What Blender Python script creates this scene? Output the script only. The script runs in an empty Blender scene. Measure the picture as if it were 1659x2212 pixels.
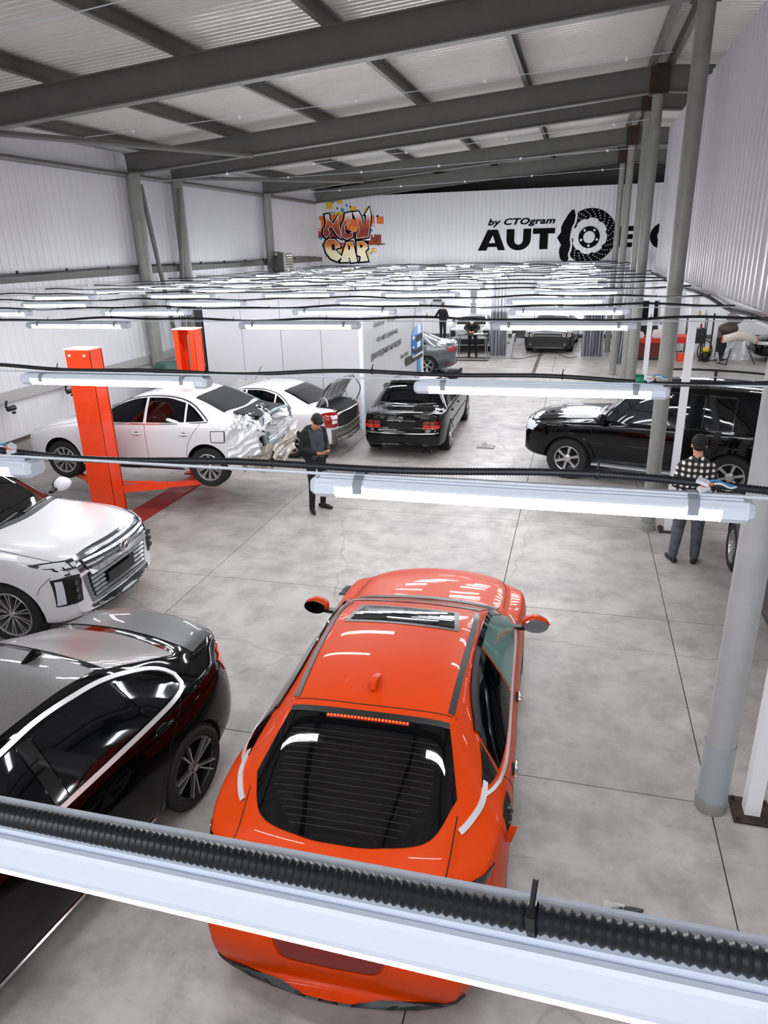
import bpy, bmesh, math, random
import numpy as np
from mathutils import Vector, Matrix, Euler
from mathutils.bvhtree import BVHTree

S = bpy.context.scene
COL = S.collection
random.seed(7)
R = math.radians
PI = math.pi

# ------------------------------------------------------------------ camera, world, exposure
CAMZ = 4.18
def set_camera():
    f, pitch, yaw, roll = 1525.67, .3579, -.2655, .0263
    cy, sy, cp, sp = math.cos(yaw), math.sin(yaw), math.cos(pitch), math.sin(pitch)
    fw = Vector((sy*cp, cy*cp, -sp)); r = Vector((cy, -sy, 0)); d = fw.cross(r)
    cr, sr = math.cos(roll), math.sin(roll)
    x = r*cr + d*sr; y = -(d*cr - r*sr); z = -fw
    cam = bpy.data.cameras.new('camera'); o = bpy.data.objects.new('camera', cam); COL.objects.link(o)
    cam.sensor_fit = 'HORIZONTAL'; cam.sensor_width = 36; cam.lens = f/1659*36
    cam.clip_start = .05; cam.clip_end = 200
    o.matrix_world = Matrix(((x[0], y[0], z[0], 0), (x[1], y[1], z[1], 0), (x[2], y[2], z[2], CAMZ), (0, 0, 0, 1)))
    S.camera = o
set_camera()
W = bpy.data.worlds.new('world'); S.world = W; W.use_nodes = True
W.node_tree.nodes['Background'].inputs[0].default_value = (.93, .96, 1, 1)
W.node_tree.nodes['Background'].inputs[1].default_value = .6
S.view_settings.view_transform = 'Standard'; S.view_settings.look = 'None'
S.view_settings.gamma = 1; S.view_settings.use_curve_mapping = False
S.view_settings.exposure = 0.05
S.cycles.use_adaptive_sampling = True; S.cycles.adaptive_threshold = .03
S.cycles.max_bounces = 8; S.cycles.diffuse_bounces = 6; S.cycles.glossy_bounces = 4
S.cycles.sample_clamp_indirect = 8
LAMP = 56.0          # radiance of a batten lamp

# ------------------------------------------------------------------ materials
def lin(c):
    if isinstance(c, str):
        c = [int(c[i:i+2], 16)/255 for i in (0, 2, 4)]
        c = [v/12.92 if v <= .04045 else ((v+.055)/1.055)**2.4 for v in c]
    return tuple(c) + (1,)
MATS = {}
def mat(name, col='808080', rough=.5, metal=0, coat=0, emit=0, noise=0, nscale=6, bump=0, bscale=40, spec=.5, trans=0, alpha=1, ncol=None, stretch=(1, 1, 1)):
    if name in MATS: return MATS[name]
    m = bpy.data.materials.new(name); m.use_nodes = True; MATS[name] = m
    nt = m.node_tree; b = nt.nodes['Principled BSDF']; c = lin(col)
    b.inputs['Base Color'].default_value = c; b.inputs['Roughness'].default_value = rough
    b.inputs['Metallic'].default_value = metal; b.inputs['Coat Weight'].default_value = coat
    b.inputs['Coat Roughness'].default_value = .03
    b.inputs['Specular IOR Level'].default_value = spec
    b.inputs['Transmission Weight'].default_value = trans; b.inputs['Alpha'].default_value = alpha
    if emit:
        b.inputs['Emission Color'].default_value = c; b.inputs['Emission Strength'].default_value = emit
    if noise or bump:
        tc = nt.nodes.new('ShaderNodeTexCoord'); mp = nt.nodes.new('ShaderNodeMapping'); mp.inputs['Scale'].default_value = stretch
        nt.links.new(tc.outputs['Object'], mp.inputs[0])
    if noise:
        n = nt.nodes.new('ShaderNodeTexNoise'); n.inputs['Scale'].default_value = nscale; n.inputs['Detail'].default_value = 6
        n.inputs['Roughness'].default_value = .65; nt.links.new(mp.outputs[0], n.inputs['Vector'])
        mx = nt.nodes.new('ShaderNodeMix'); mx.data_type = 'RGBA'
        rp = nt.nodes.new('ShaderNodeMapRange'); rp.inputs[1].default_value = .35; rp.inputs[2].default_value = .68
        nt.links.new(n.outputs['Fac'], rp.inputs[0]); nt.links.new(rp.outputs[0], mx.inputs['Factor'])
        mx.inputs['A'].default_value = c
        mx.inputs['B'].default_value = lin(ncol) if ncol else tuple(v*(1-noise) for v in c[:3])+(1,)
        nt.links.new(mx.outputs['Result'], b.inputs['Base Color'])
    if bump:
        n2 = nt.nodes.new('ShaderNodeTexNoise'); n2.inputs['Scale'].default_value = bscale; n2.inputs['Detail'].default_value = 4
        nt.links.new(mp.outputs[0], n2.inputs['Vector'])
        bp = nt.nodes.new('ShaderNodeBump'); bp.inputs['Strength'].default_value = bump; bp.inputs['Distance'].default_value = .02
        nt.links.new(n2.outputs['Fac'], bp.inputs['Height']); nt.links.new(bp.outputs[0], b.inputs['Normal'])
    return m

# ------------------------------------------------------------------ mesh builder
class MB:
    """collects faces; every face remembers a material slot"""
    def __init__(s): s.v, s.f, s.m, s.mats = [], [], [], []
    def slot(s, m):
        if m not in s.mats: s.mats.append(m)
        return s.mats.index(m)
    def add(s, v, f, m=None):
        k = len(s.v); s.v += [tuple(p) for p in v]; i = s.slot(m) if m else 0
        for q in f: s.f.append([a+k for a in q]); s.m.append(i)
        return s
    def box(s, c, d, rot=None, m=None, taper=1):
        x, y, z = d[0]/2, d[1]/2, d[2]/2; c = Vector(c); t = taper
        p = [Vector(q) for q in ((-x,-y,-z),(x,-y,-z),(x,y,-z),(-x,y,-z),(-x*t,-y*t,z),(x*t,-y*t,z),(x*t,y*t,z),(-x*t,y*t,z))]
        if rot: e = Euler(rot).to_matrix(); p = [e@q for q in p]
        return s.add([q+c for q in p], [(0,3,2,1),(4,5,6,7),(0,1,5,4),(1,2,6,5),(2,3,7,6),(3,0,4,7)], m)
    def bar(s, a, b, w, h=None, up=(0,0,1), m=None):
        a, b = Vector(a), Vector(b); d = (b-a).normalized(); h = h or w; u = Vector(up)
        if abs(d.dot(u)) > .98: u = Vector((1,0,0))
        x = d.cross(u).normalized(); u = x.cross(d); x *= w/2; u *= h/2
        p = [a-x-u, a+x-u, a+x+u, a-x+u, b-x-u, b+x-u, b+x+u, b-x+u]
        return s.add(p, [(0,1,2,3),(7,6,5,4),(4,5,1,0),(5,6,2,1),(6,7,3,2),(7,4,0,3)], m)
    def tube(s, pts, r, n=8, m=None, cap=True, closed=False):
        pts = [Vector(p) for p in pts]; k = len(pts); rs = r if isinstance(r, (list, tuple)) else [r]*k
        v, f = [], []; x = None
        for i, p in enumerate(pts):
            if closed: d = pts[(i+1) % k]-pts[i-1]
            else: d = pts[min(i+1, k-1)]-pts[max(i-1, 0)]
            d = d.normalized() if d.length > 1e-9 else Vector((0,0,1))
            if x is None: x = d.orthogonal().normalized()
            x = (x-d*x.dot(d)); x = x.normalized() if x.length > 1e-6 else d.orthogonal().normalized()
            y = d.cross(x)
            for j in range(n):
                a = 2*PI*j/n; v.append(p+(x*math.cos(a)+y*math.sin(a))*rs[i])
        for i in range(k if closed else k-1):
            for j in range(n):
                a = i*n+j; b = i*n+(j+1) % n; i2 = (i+1) % k
                f.append((a, b, i2*n+(j+1) % n, i2*n+j))
        if cap and not closed: f.append(tuple(range(n-1, -1, -1))); f.append(tuple(range((k-1)*n, k*n)))
        return s.add(v, f, m)
    def lathe(s, prof, n=32, M=None, m=None, closed=False):
        """prof (radius, height) about local Z, placed by matrix M"""
        M = M or Matrix(); v = []; f = []; k = len(prof)
        for (r, z) in prof:
            for j in range(n):
                a = 2*PI*j/n; v.append(M@Vector((r*math.cos(a), r*math.sin(a), z)))
        for i in range(k if closed else k-1):
            i2 = (i+1) % k
            for j in range(n): f.append((i*n+j, i*n+(j+1) % n, i2*n+(j+1) % n, i2*n+j))
        return s.add(v, f, m)
    def prism(s, poly, h, M=None, m=None):
        """flat polygon in local XY extruded from z=0 to z=h"""
        M = M or Matrix(); n = len(poly); v = [M@Vector((p[0], p[1], 0)) for p in poly]+[M@Vector((p[0], p[1], h)) for p in poly]
        f = [tuple(range(n-1, -1, -1)), tuple(range(n, 2*n))]+[(i, (i+1) % n, n+(i+1) % n, n+i) for i in range(n)]
        return s.add(v, f, m)
    def sph(s, c, r, n=12, k=8, M=None, m=None):
        r = r if isinstance(r, (tuple, list)) else (r, r, r); M = M or Matrix(); c = Vector(c); v = [c+M@Vector((0,0,-r[2]))]; f = []
        for i in range(1, k):
            t = -PI/2+PI*i/k
            for j in range(n):
                a = 2*PI*j/n; v.append(c+M@Vector((r[0]*math.cos(t)*math.cos(a), r[1]*math.cos(t)*math.sin(a), r[2]*math.sin(t))))
        v.append(c+M@Vector((0,0,r[2]))); L = len(v)-1
        for j in range(n):
            f.append((0, 1+(j+1) % n, 1+j)); f.append((L, 1+(k-2)*n+j, 1+(k-2)*n+(j+1) % n))
            for i in range(k-2): f.append((1+i*n+j, 1+i*n+(j+1) % n, 1+(i+1)*n+(j+1) % n, 1+(i+1)*n+j))
        return s.add(v, f, m)
    def grid(s, P, m=None, flip=False):
        """P[i][j] points"""
        a, b = len(P), len(P[0]); v = [p for r in P for p in r]; f = []
        for i in range(a-1):
            for j in range(b-1):
                q = (i*b+j, i*b+j+1, (i+1)*b+j+1, (i+1)*b+j); f.append(q[::-1] if flip else q)
        return s.add(v, f, m)
    def mesh(s, name, m=None, smooth=None):
        me = bpy.data.meshes.new(name); me.from_pydata(s.v, [], s.f)
        if s.mats and not m:
            for q in s.mats: me.materials.append(q)
            me.polygons.foreach_set('material_index', s.m)
        elif m: me.materials.append(m)
        if smooth is not None:
            me.polygons.foreach_set('use_smooth', [True]*len(me.polygons)); me.set_sharp_from_angle(angle=R(smooth))
        me.update(); return me
    def build(s, name, m=None, parent=None, smooth=None, fix=False, label=None):
        me = s.mesh(name, m, smooth)
        if fix: fix_normals(me)
        return link(name, me, parent, label)
def fix_normals(me):
    bm = bmesh.new(); bm.from_mesh(me); bmesh.ops.recalc_face_normals(bm, faces=bm.faces); bm.to_mesh(me); bm.free()
def link(name, me, parent=None, label=None):
    o = bpy.data.objects.new(name, me); COL.objects.link(o)
    if parent: o.parent = parent
    if label: o['label'] = label
    return o
def thing(name, label, cat, loc=(0,0,0), rz=0, group=None):
    o = bpy.data.objects.new(name, None); COL.objects.link(o); o.location = loc; o.rotation_euler = (0,0,rz); o.empty_display_size = .1
    return tag(o, label, cat, group)
def tag(o, label, cat, group=None):
    o['label'] = label; o['category'] = cat
    if group: o['group'] = group
    return o
def struct(o): o['kind'] = 'structure'; return o
def copy_tree(o, parent=None):
    c = o.copy(); COL.objects.link(c)
    if parent: c.parent = parent
    for ch in list(o.children): copy_tree(ch, c)
    return c
def frame(o, x, y, z):
    """matrix with origin o and axes x, y, z"""
    x, y, z = Vector(x), Vector(y), Vector(z)
    return Matrix(((x[0], y[0], z[0], o[0]), (x[1], y[1], z[1], o[1]), (x[2], y[2], z[2], o[2]), (0,0,0,1)))
def smooth_line(pts, n):
    """Catmull-Rom through pts, n samples evenly by length"""
    pts = [np.array(p, float) for p in pts]
    if len(pts) == 2: return [tuple(pts[0]+(pts[1]-pts[0])*i/(n-1)) for i in range(n)]
    P = [2*pts[0]-pts[1]]+pts+[2*pts[-1]-pts[-2]]; out = []
    for i in range(1, len(P)-2):
        for t in np.linspace(0, 1, 12, endpoint=False):
            a, b, c, d = P[i-1], P[i], P[i+1], P[i+2]
            out.append(.5*(2*b+(c-a)*t+(2*a-5*b+4*c-d)*t*t+(3*b-a-3*c+d)*t**3))
    out.append(P[-2]); return resample(out, n)
def resample(pts, n):
    pts = np.array(pts, float); d = np.r_[0, np.cumsum(np.linalg.norm(np.diff(pts, axis=0), axis=1))]
    t = np.linspace(0, d[-1], n); return [tuple(np.interp(t, d, pts[:, k])[i] for k in range(pts.shape[1])) for i in range(n)]
ORD = 'first second third fourth fifth sixth seventh eighth ninth tenth eleventh twelfth thirteenth fourteenth fifteenth sixteenth seventeenth eighteenth nineteenth twentieth'.split()

# shared materials
M_steel = mat('painted_steel', '6a6966', .45, noise=.18, nscale=3)
M_steel_d = mat('dark_painted_steel', '605f5c', .5, noise=.15, nscale=4)
M_column = mat('column_paint', '8a8a86', .42, noise=.2, nscale=5, bump=.05, bscale=14)
M_column_l = mat('light_column_paint', 'a9aaab', .4, noise=.12, nscale=5, bump=.05, bscale=14)
M_white = mat('white_sheet', 'e4e3e8', .35)
M_whitep = mat('white_paint', 'e8e8ea', .35)
M_black = mat('black_plastic', '0c0d0e', .4)
M_rubber = mat('tyre_rubber', '141414', .75)
M_conduit = mat('conduit_plastic', '151a20', .38)
M_chrome = mat('chrome', 'd8d8d8', .12, 1)
M_satin = mat('satin_chrome', 'e8e8ea', .28, .55)
M_alloy = mat('alloy', 'c0c0c0', .28, .9)
M_dark = mat('dark_void', '050505', .8)
M_glass = mat('tinted_glass', '030406', .04, spec=.4)
M_rust = mat('rusty_plate', '3a2a20', .8, noise=.5, nscale=12)
M_tube = mat('lit_tube', 'f8fbff', .4, emit=LAMP)
M_lampbody = mat('lamp_housing', 'd8e1ee', .35)
M_skin = mat('skin', 'c08a68', .5)
# ------------------------------------------------------------------ the setting
XL, XR, XC, XP = -11.0, 11.5, 1.27, 1.56
YF = [4.88, 10.83, 16.92, 18.98, 25.03, 30.5]       # steel frames
YB = 35.0; Y0 = -5.0
EAVE, TOPC = 6.01, 6.93
SL = (TOPC-EAVE)/(XC+10.78)

def concrete():
    m = bpy.data.materials.new('concrete'); m.use_nodes = True; nt = m.node_tree; b = nt.nodes['Principled BSDF']
    N = nt.nodes.new; L = nt.links.new
    tc = N('ShaderNodeTexCoord')
    def noise(sc, det, rough, lo, hi, stretch=(1,1,1), off=(0,0,0)):
        mp = N('ShaderNodeMapping'); mp.inputs['Scale'].default_value = stretch; mp.inputs['Location'].default_value = off
        L(tc.outputs['Object'], mp.inputs[0])
        n = N('ShaderNodeTexNoise'); n.inputs['Scale'].default_value = sc; n.inputs['Detail'].default_value = det; n.inputs['Roughness'].default_value = rough
        L(mp.outputs[0], n.inputs['Vector']); r = N('ShaderNodeMapRange'); r.inputs[1].default_value = lo; r.inputs[2].default_value = hi
        L(n.outputs['Fac'], r.inputs[0]); return r.outputs[0], n.outputs['Fac']
    big, _ = noise(.55, 6, .6, .35, .68)
    mid, mraw = noise(2.3, 8, .68, .42, .75, off=(3,1,0))
    scr, _ = noise(3.0, 6, .7, .60, .74, stretch=(.5,2.2,1), off=(9,4,0))
    spot, _ = noise(9, 5, .6, .70, .78, off=(2,7,0))
    def mix(a, fac, col, amount):
        mul = N('ShaderNodeMath'); mul.operation = 'MULTIPLY'; mul.inputs[1].default_value = amount; L(fac, mul.inputs[0])
        x = N('ShaderNodeMix'); x.data_type = 'RGBA'; L(mul.outputs[0], x.inputs['Factor'])
        if isinstance(a, tuple): x.inputs['A'].default_value = a
        else: L(a, x.inputs['A'])
        x.inputs['B'].default_value = col; return x.outputs['Result']
    c = mix(lin('b7b1ac'), big, lin('928e8c'), .85)
    c = mix(c, mid, lin('726e6c'), .8)
    c = mix(c, scr, lin('7c7876'), .55)
    c = mix(c, spot, lin('4f4b49'), .55)
    vo = N('ShaderNodeTexVoronoi'); vo.feature = 'DISTANCE_TO_EDGE'; vo.inputs['Scale'].default_value = .23; dn = N('ShaderNodeTexNoise'); dn.inputs['Scale'].default_value = 1.1; dn.inputs['Detail'].default_value = 5
    va = N('ShaderNodeVectorMath'); va.operation = 'MULTIPLY_ADD'; va.inputs[1].default_value = (.7, .7, 0); L(tc.outputs['Object'], dn.inputs['Vector']); L(dn.outputs['Color'], va.inputs[0]); L(tc.outputs['Object'], va.inputs[2]); L(va.outputs[0], vo.inputs['Vector'])
    cm = N('ShaderNodeMapRange'); cm.inputs[1].default_value = .0; cm.inputs[2].default_value = .0045; cm.inputs[3].default_value = 1; cm.inputs[4].default_value = 0; L(vo.outputs['Distance'], cm.inputs[0])
    c = mix(c, cm.outputs[0], lin('4a4643'), .28)
    fine, _ = noise(14, 6, .75, .56, .72, stretch=(.6,1.6,1), off=(5,2,0)); c = mix(c, fine, lin('86817d'), .45)
    L(c, b.inputs['Base Color'])
    r = N('ShaderNodeMapRange'); r.inputs[3].default_value = .3; r.inputs[4].default_value = .55; L(mraw, r.inputs[0]); L(r.outputs[0], b.inputs['Roughness'])
    bp = N('ShaderNodeBump'); bp.inputs['Strength'].default_value = .12; bp.inputs['Distance'].default_value = .02; L(mraw, bp.inputs['Height']); L(bp.outputs[0], b.inputs['Normal'])
    return m
M_conc = concrete()

fl = struct(MB().box(((XL+XR)/2, (Y0+YB)/2, -.16), (XR-XL, YB-Y0, .3)).build('floor', mat('joint_dirt', '3a3735', .9)))
xs = [XL, -4.7, -.7, XC, 4.6, 8, XR]; ys = [Y0, -1.1, 4.9, 7.9, 10.83, 16.92, 22.6, 28.4, YB]
g = .005
for i in range(len(xs)-1):
    for j in range(len(ys)-1):
        MB().box(((xs[i]+xs[i+1])/2, (ys[j]+ys[j+1])/2, -.01), (xs[i+1]-xs[i]-2*g, ys[j+1]-ys[j]-2*g, .02)).build('floor_slab', M_conc, fl)

def ribbed(x0, x1, z0, z1, pitch, depth, flat=.55):
    """profile points (t, offset) of a trapezoid sheet from x0 to x1"""
    t = x0; out = []
    while t < x1-1e-6:
        for a, o in ((0, 0), (pitch*flat, 0), (pitch*(flat+.1), depth), (pitch*.9, depth)):
            if t+a <= x1: out.append((t+a, o))
        t += pitch
    out.append((x1, 0)); return out
def sheet(name, a, b, z0, z1, pitch, depth, normal, m, parent=None, thick=.05):
    """vertical ribbed sheet from a to b (xy), ribs stand out along normal, plus a flat back"""
    a, b, n = Vector((*a, 0)), Vector((*b, 0)), Vector((*normal, 0)); L = (b-a).length; d = (b-a)/L
    q = MB(); pr_ = ribbed(0, L, z0, z1, pitch, depth)
    lo = [a+d*t+n*o+Vector((0,0,z0)) for t, o in pr_]; hi = [a+d*t+n*o+Vector((0,0,z1)) for t, o in pr_]
    q.grid([lo, hi])
    q.grid([[a-n*thick+Vector((0,0,z0)), b-n*thick+Vector((0,0,z0))], [a-n*thick+Vector((0,0,z1)), b-n*thick+Vector((0,0,z1))]], flip=True)
    k = len(q.v)
    q.add([lo[0], lo[-1], b-n*thick+Vector((0,0,z0)), a-n*thick+Vector((0,0,z0)), hi[0], hi[-1], b-n*thick+Vector((0,0,z1)), a-n*thick+Vector((0,0,z1))],
          [(0,1,2,3), (4,7,6,5), (0,3,7,4), (1,5,6,2)])
    return q.build(name, m, parent)

M_lw = mat('white_sandwich_panel', 'dcdbe0', .28, noise=.06, nscale=.8)
M_rail = mat('rail_grey', '565450', .5)
# left wall: panels between the columns, plinth, rails
wl = struct(MB().box((XL-.16, (Y0+YB)/2, 3.6), (.1, YB-Y0, 7.2)).build('wall_left', M_whitep))
ybr = [Y0, -1.1]+YF+[YB]
for i in range(len(ybr)-1):
    for z0, z1 in ((.66, 3.7), (3.86, 6.5)):
        sheet('wall_panel', (XL, ybr[i+1]), (XL, ybr[i]), z0, z1, .21, .007, (1, 0), M_lw, wl, .06)
MB().box((XL-.02, (Y0+YB)/2, .33), (.14, YB-Y0, .66)).build('plinth', mat('plinth_grey', '8a8580', .7, noise=.2, nscale=2), wl)
MB().box((XL+.05, (Y0+YB)/2, .66), (.04, YB-Y0, .06)).build('plinth_strip', mat('strip_brown', '4a4038', .7), wl)
MB().box((XL+.06, (Y0+YB)/2, 1.56), (.06, YB-Y0, .2)).build('wall_rail', mat('rail_light', 'a9a8a6', .5), wl)
MB().box((XL+.06, (Y0+YB)/2, 3.78), (.1, YB-Y0, .16)).build('wall_rail', M_rail, wl)
for y in (18.2, 20.6, 22.2, 24.0, 26.5): MB().box((XL+.1, y, 1.56), (.05, .03, .3)).build('rail_clip', M_black, wl)

# back room, its far wall, and the side walls
wb = struct(MB().box(((XL+XR)/2, YB+.06, 1.75), (XR-XL, .12, 3.5)).build('wall_back', M_whitep))
x = XL+.6
while x < XR-1:
    MB().box((x+.6, YB-.01, 1.75), (1.19, .03, 3.4)).build('wall_panel', M_whitep, wb); x += 1.2
MB().box(((XL+XR)/2, YB-.04, .09), (XR-XL, .05, .18)).build('skirting', M_rail, wb)
struct(MB().box((XR+.06, (Y0+YB)/2, 3.6), (.12, YB-Y0, 7.2)).build('wall_right', M_whitep))
struct(MB().box(((XL+XR)/2, Y0-.06, 3.7), (XR-XL+.6, .12, 7.4)).build('wall_front', M_whitep))
struct(MB().box(((XL+XR)/2, YB+.06, 5.6), (XR-XL, .1, 4.2)).build('wall_gable', M_steel))
# low ceiling over the room behind the lettered wall
struct(MB().box(((XL+XR)/2, (31.1+YB)/2, 3.45), (XR-XL, YB-31.1, .1)).build('ceiling_low', M_whitep))

# lettered upper wall
YA = 30.9
wa = struct(MB().box(((XL+6)/2-.05, YA+.1, 4.55), (6-XL, .1, 3.3)).build('wall_lettered', M_whitep))
M_aw = mat('rib_sheet', 'cbcacf', .35)
x = XL
while x < 5.9:
    x2 = min(x+1.05, 6.0); top = 6.22 if x > -10.4 else 6.0
    sheet('wall_sheet', (x2-.003, YA), (x, YA), 2.95, top if x > XL+.2 else 6.05, .175, -.012, (0, -1), M_aw, wa, .03); x = x2
MB().box(((XL+6)/2, YA-.0, 2.93), (6-XL, .1, .06)).build('edge_strip', M_whitep, wa)

# right hanging wall above the column row
XW = 1.65
wr = struct(MB().box((XW+.12, (Y0+17.75)/2, 4.98), (.1, 17.75-Y0, 2.9)).build('wall_hanging', M_whitep))
y = Y0
brk = [Y0, -2, .5, 3, 5.2, 7.6, 10, 12.35, 12.5, 15, 17.75]
for i in range(len(brk)-1):
    if brk[i] == 12.35: continue
    sheet('wall_sheet', (XW, brk[i]+.004), (XW, brk[i+1]-.004), 3.56, 6.42, .21, .03, (-1, 0), M_aw, wr, .05)
MB().box((XW+.04, (Y0+17.75)/2, 3.5), (.16, 17.75-Y0, .12)).build('edge_beam', M_whitep, wr)
MB().box((XW+.07, 12.42, 4.98), (.1, .16, 2.85)).build('joint_strip', M_rail, wr)

# roof: ribbed sheets on purlins on rafters
ROOF_T = .47+.24
def roof_z(x): return (EAVE+SL*(x+10.78) if x <= XC else TOPC-SL*(x-XC))+ROOF_T
M_roof = mat('roof_sheet', 'e8e4e0', .22, noise=.10, nscale=.7, spec=.6)
ce = struct(MB().box(((XL+XC)/2, (Y0+YB)/2, roof_z((XL+XC)/2)+.12), ((XC-XL)/math.cos(math.atan(SL))+.4, YB-Y0+.4, .06), rot=(0, -math.atan(SL), 0)).build('ceiling', M_roof))
MB().box(((XR+XC)/2, (Y0+YB)/2, roof_z((XR+XC)/2)+.12), ((XR-XC)/math.cos(math.atan(SL))+.4, YB-Y0+.4, .06), rot=(0, math.atan(SL), 0)).build('roof_deck', M_roof, ce)
def roof_sheet(y0, y1, x0, x1):
    q = MB(); rows = []
    pr_ = ribbed(y0, y1, 0, 0, .15, .035, .5)
    for x in (x0, x1): rows.append([(x, t, roof_z(x)+.05-o) for t, o in pr_])
    q.grid(rows); q.build('roof_sheet', M_roof, ce)
y = Y0
while y < YB-.1:
    y2 = min(y+1.05, YB)
    roof_sheet(y, y2, XL-.05, XC); roof_sheet(y, y2, XC, XR); y = y2

def isection(q, a, b, h, w, t=.012, m=None):
    """I-beam from a to b, a and b on the bottom centre line"""
    a, b = Vector(a), Vector(b); up = Vector((0,0,1))
    q.bar(a+up*t, b+up*t, w, 2*t, m=m); q.bar(a+up*(h-t), b+up*(h-t), w, 2*t, m=m); q.bar(a+up*h/2, b+up*h/2, .03, h-4*t, m=m)
names = ['nearest', 'second', 'third', 'fourth', 'fifth', 'rearmost']
for i, y in enumerate(YF):
    t = thing('roof_rafter', 'dark grey steel roof rafter pair, %s of the six frames from the camera' % names[i], 'roof beam', (XC, y, 0))
    for s, xe in ((-1, XL), (1, XR)):
        q = MB(); isection(q, (0, 0, TOPC), (xe-XC+(.12 if s < 0 else -.02), 0, TOPC-SL*abs(xe-XC)), .47, .2)
        o = q.build('beam', M_steel_d, t)
    MB().box((0, 0, TOPC+.24), (.36, .24, .5)).build('ridge_plate', M_rust, t)
px = [-10.43+2.27*k for k in range(5)]+[XC-.17, XC+.17]+[XC+2.3*k for k in range(1, 5)]
for x in px:
    q = MB(); z = roof_z(x)-.24; q.bar((x, Y0, z+.12), (x, YB, z+.12), .02, .23)
    q.bar((x+.035, Y0, z+.012), (x+.035, YB, z+.012), .085, .022); q.bar((x+.035, Y0, z+.225), (x+.035, YB, z+.225), .085, .02)
    q.build('purlin', M_steel_d, ce)
# eave tie and wind braces on the left
t = thing('eave_tie', 'dark grey tube running along the top of the left wall', 'steel tube', (XL+.16, 10, EAVE-.02))
MB().tube([(0, -15, 0), (0, 20.3, 0)], .06, 10).build('tube', M_steel, t, 40)
for k, (a, b, l) in enumerate((((XL+.15, 9.0, 6.14), (-7.5, 16.8, 6.25), 'grey wind brace tube from the left wall to the third rafter'),
                          ((XL+.15, 19.1, 6.1), (-7.2, 24.9, 6.27), 'grey wind brace tube from the left wall to the fifth rafter'))):
    tag(MB().tube([a, b], .055, 10).build('wind_brace', M_steel, None, 40), l, 'steel tube')
# columns
cl = ['nearest', 'second', 'third', 'fourth', 'fifth', 'rearmost']
for i, y in enumerate(YF):
    t = thing('steel_column', 'grey steel column of the right row, %s from the camera' % cl[i], 'column', (XC, y, 0), 0, 'columns of the right row')
    n = 24; r = .108
    MB().lathe([(r, 0), (r, TOPC)], n).build('shaft', M_column_l if i == 0 else M_column, t, 40)
    if i == 0:
        MB().lathe([(r+.004, .0), (r+.004, .62)], n).build('base_sleeve', mat('sleeve_grey', '9aa2a8', .3), t, 40)
    MB().lathe([(r+.012, 0), (r+.012, .1), (r, .115)], n).build('foot_ring', M_column, t, 40)
    MB().box((0, 0, TOPC-.02), (.36, .3, .03)).build('cap_plate', M_rust, t)
lab = {2: 'thick grey round column on the left wall, nearer of the close pair', 3: 'grey round column on the left wall, farther of the close pair', 4: 'grey round column on the left wall behind the fan heater', 5: 'grey round column in the far left corner by the painted lettering', 0: 'grey round column on the left wall nearest the camera', 1: 'grey round column on the left wall beside the white front-facing car'}
for i, y in enumerate(YF[:5]):
    t = thing('steel_column', lab[i], 'column', (XL+.24, y, 0), 0, 'columns of the left row'); r = .168 if i < 3 else .155
    MB().lathe([(r, 0), (r, EAVE+.03)], 20).build('shaft', M_column, t, 40)
    MB().box((.02, 0, EAVE+.02), (.42, .34, .04)).build('cap_plate', M_steel, t)
for a, b, l in (((XL+.28, 17.15, 5.8), (XL+.28, 18.3, .04), 'thin slanting brace tube leaning from the nearer of the paired left columns'),
                ((XL+.44, 18.72, 5.8), (XL+.44, 17.75, .04), 'thin slanting brace tube leaning from the farther of the paired left columns')):
    tag(MB().tube([a, b], .06, 10).build('brace', M_steel, None, 40), l, 'steel tube')
# white square posts under the hanging wall and in the right bay
def white_post(x, y, w, h, label):
    t = thing('white_post', label, 'post', (x, y, 0), 0, 'white square posts')
    MB().box((0, 0, h/2), (w, w, h)).build('shaft', M_whitep, t)
    MB().box((0, 0, .008), (w*2.6, w*2.6, .016)).build('base_plate', M_rust, t)
    for a in (-1, 1):
        for b in (-1, 1): MB().lathe([(.014, .016), (.014, .04), (0, .04)], 6, Matrix.Translation((a*w, b*w, 0))).build('anchor_bolt', M_rust, t)
white_post(XP, 4.88, .11, 3.44, 'white square post beside the nearest grey column')
white_post(XP, 10.83, .1, 3.44, 'white square post between the grey pillar and the man in plaid')
white_post(XP, 16.92, .1, 3.44, 'white square post seen above the black off-roader bonnet')
white_post(4.9, 28.5, .13, 3.0, 'white square post standing by the hose reel')
white_post(4.0, 30.8, .13, 3.0, 'white square post behind the hose reel near the back')
white_post(-3.0, 33.0, .09, 3.3, 'thin white post left of the matt black muscle car')
# drain channel
tag(MB().box((-1.33, 27.6, .004), (.12, 5.6, .012)).build('floor_drain', mat('drain', '5a4f44', .8, noise=.4, nscale=9)), 'long dirty brown floor drain running towards the muscle car', 'drain')
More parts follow.
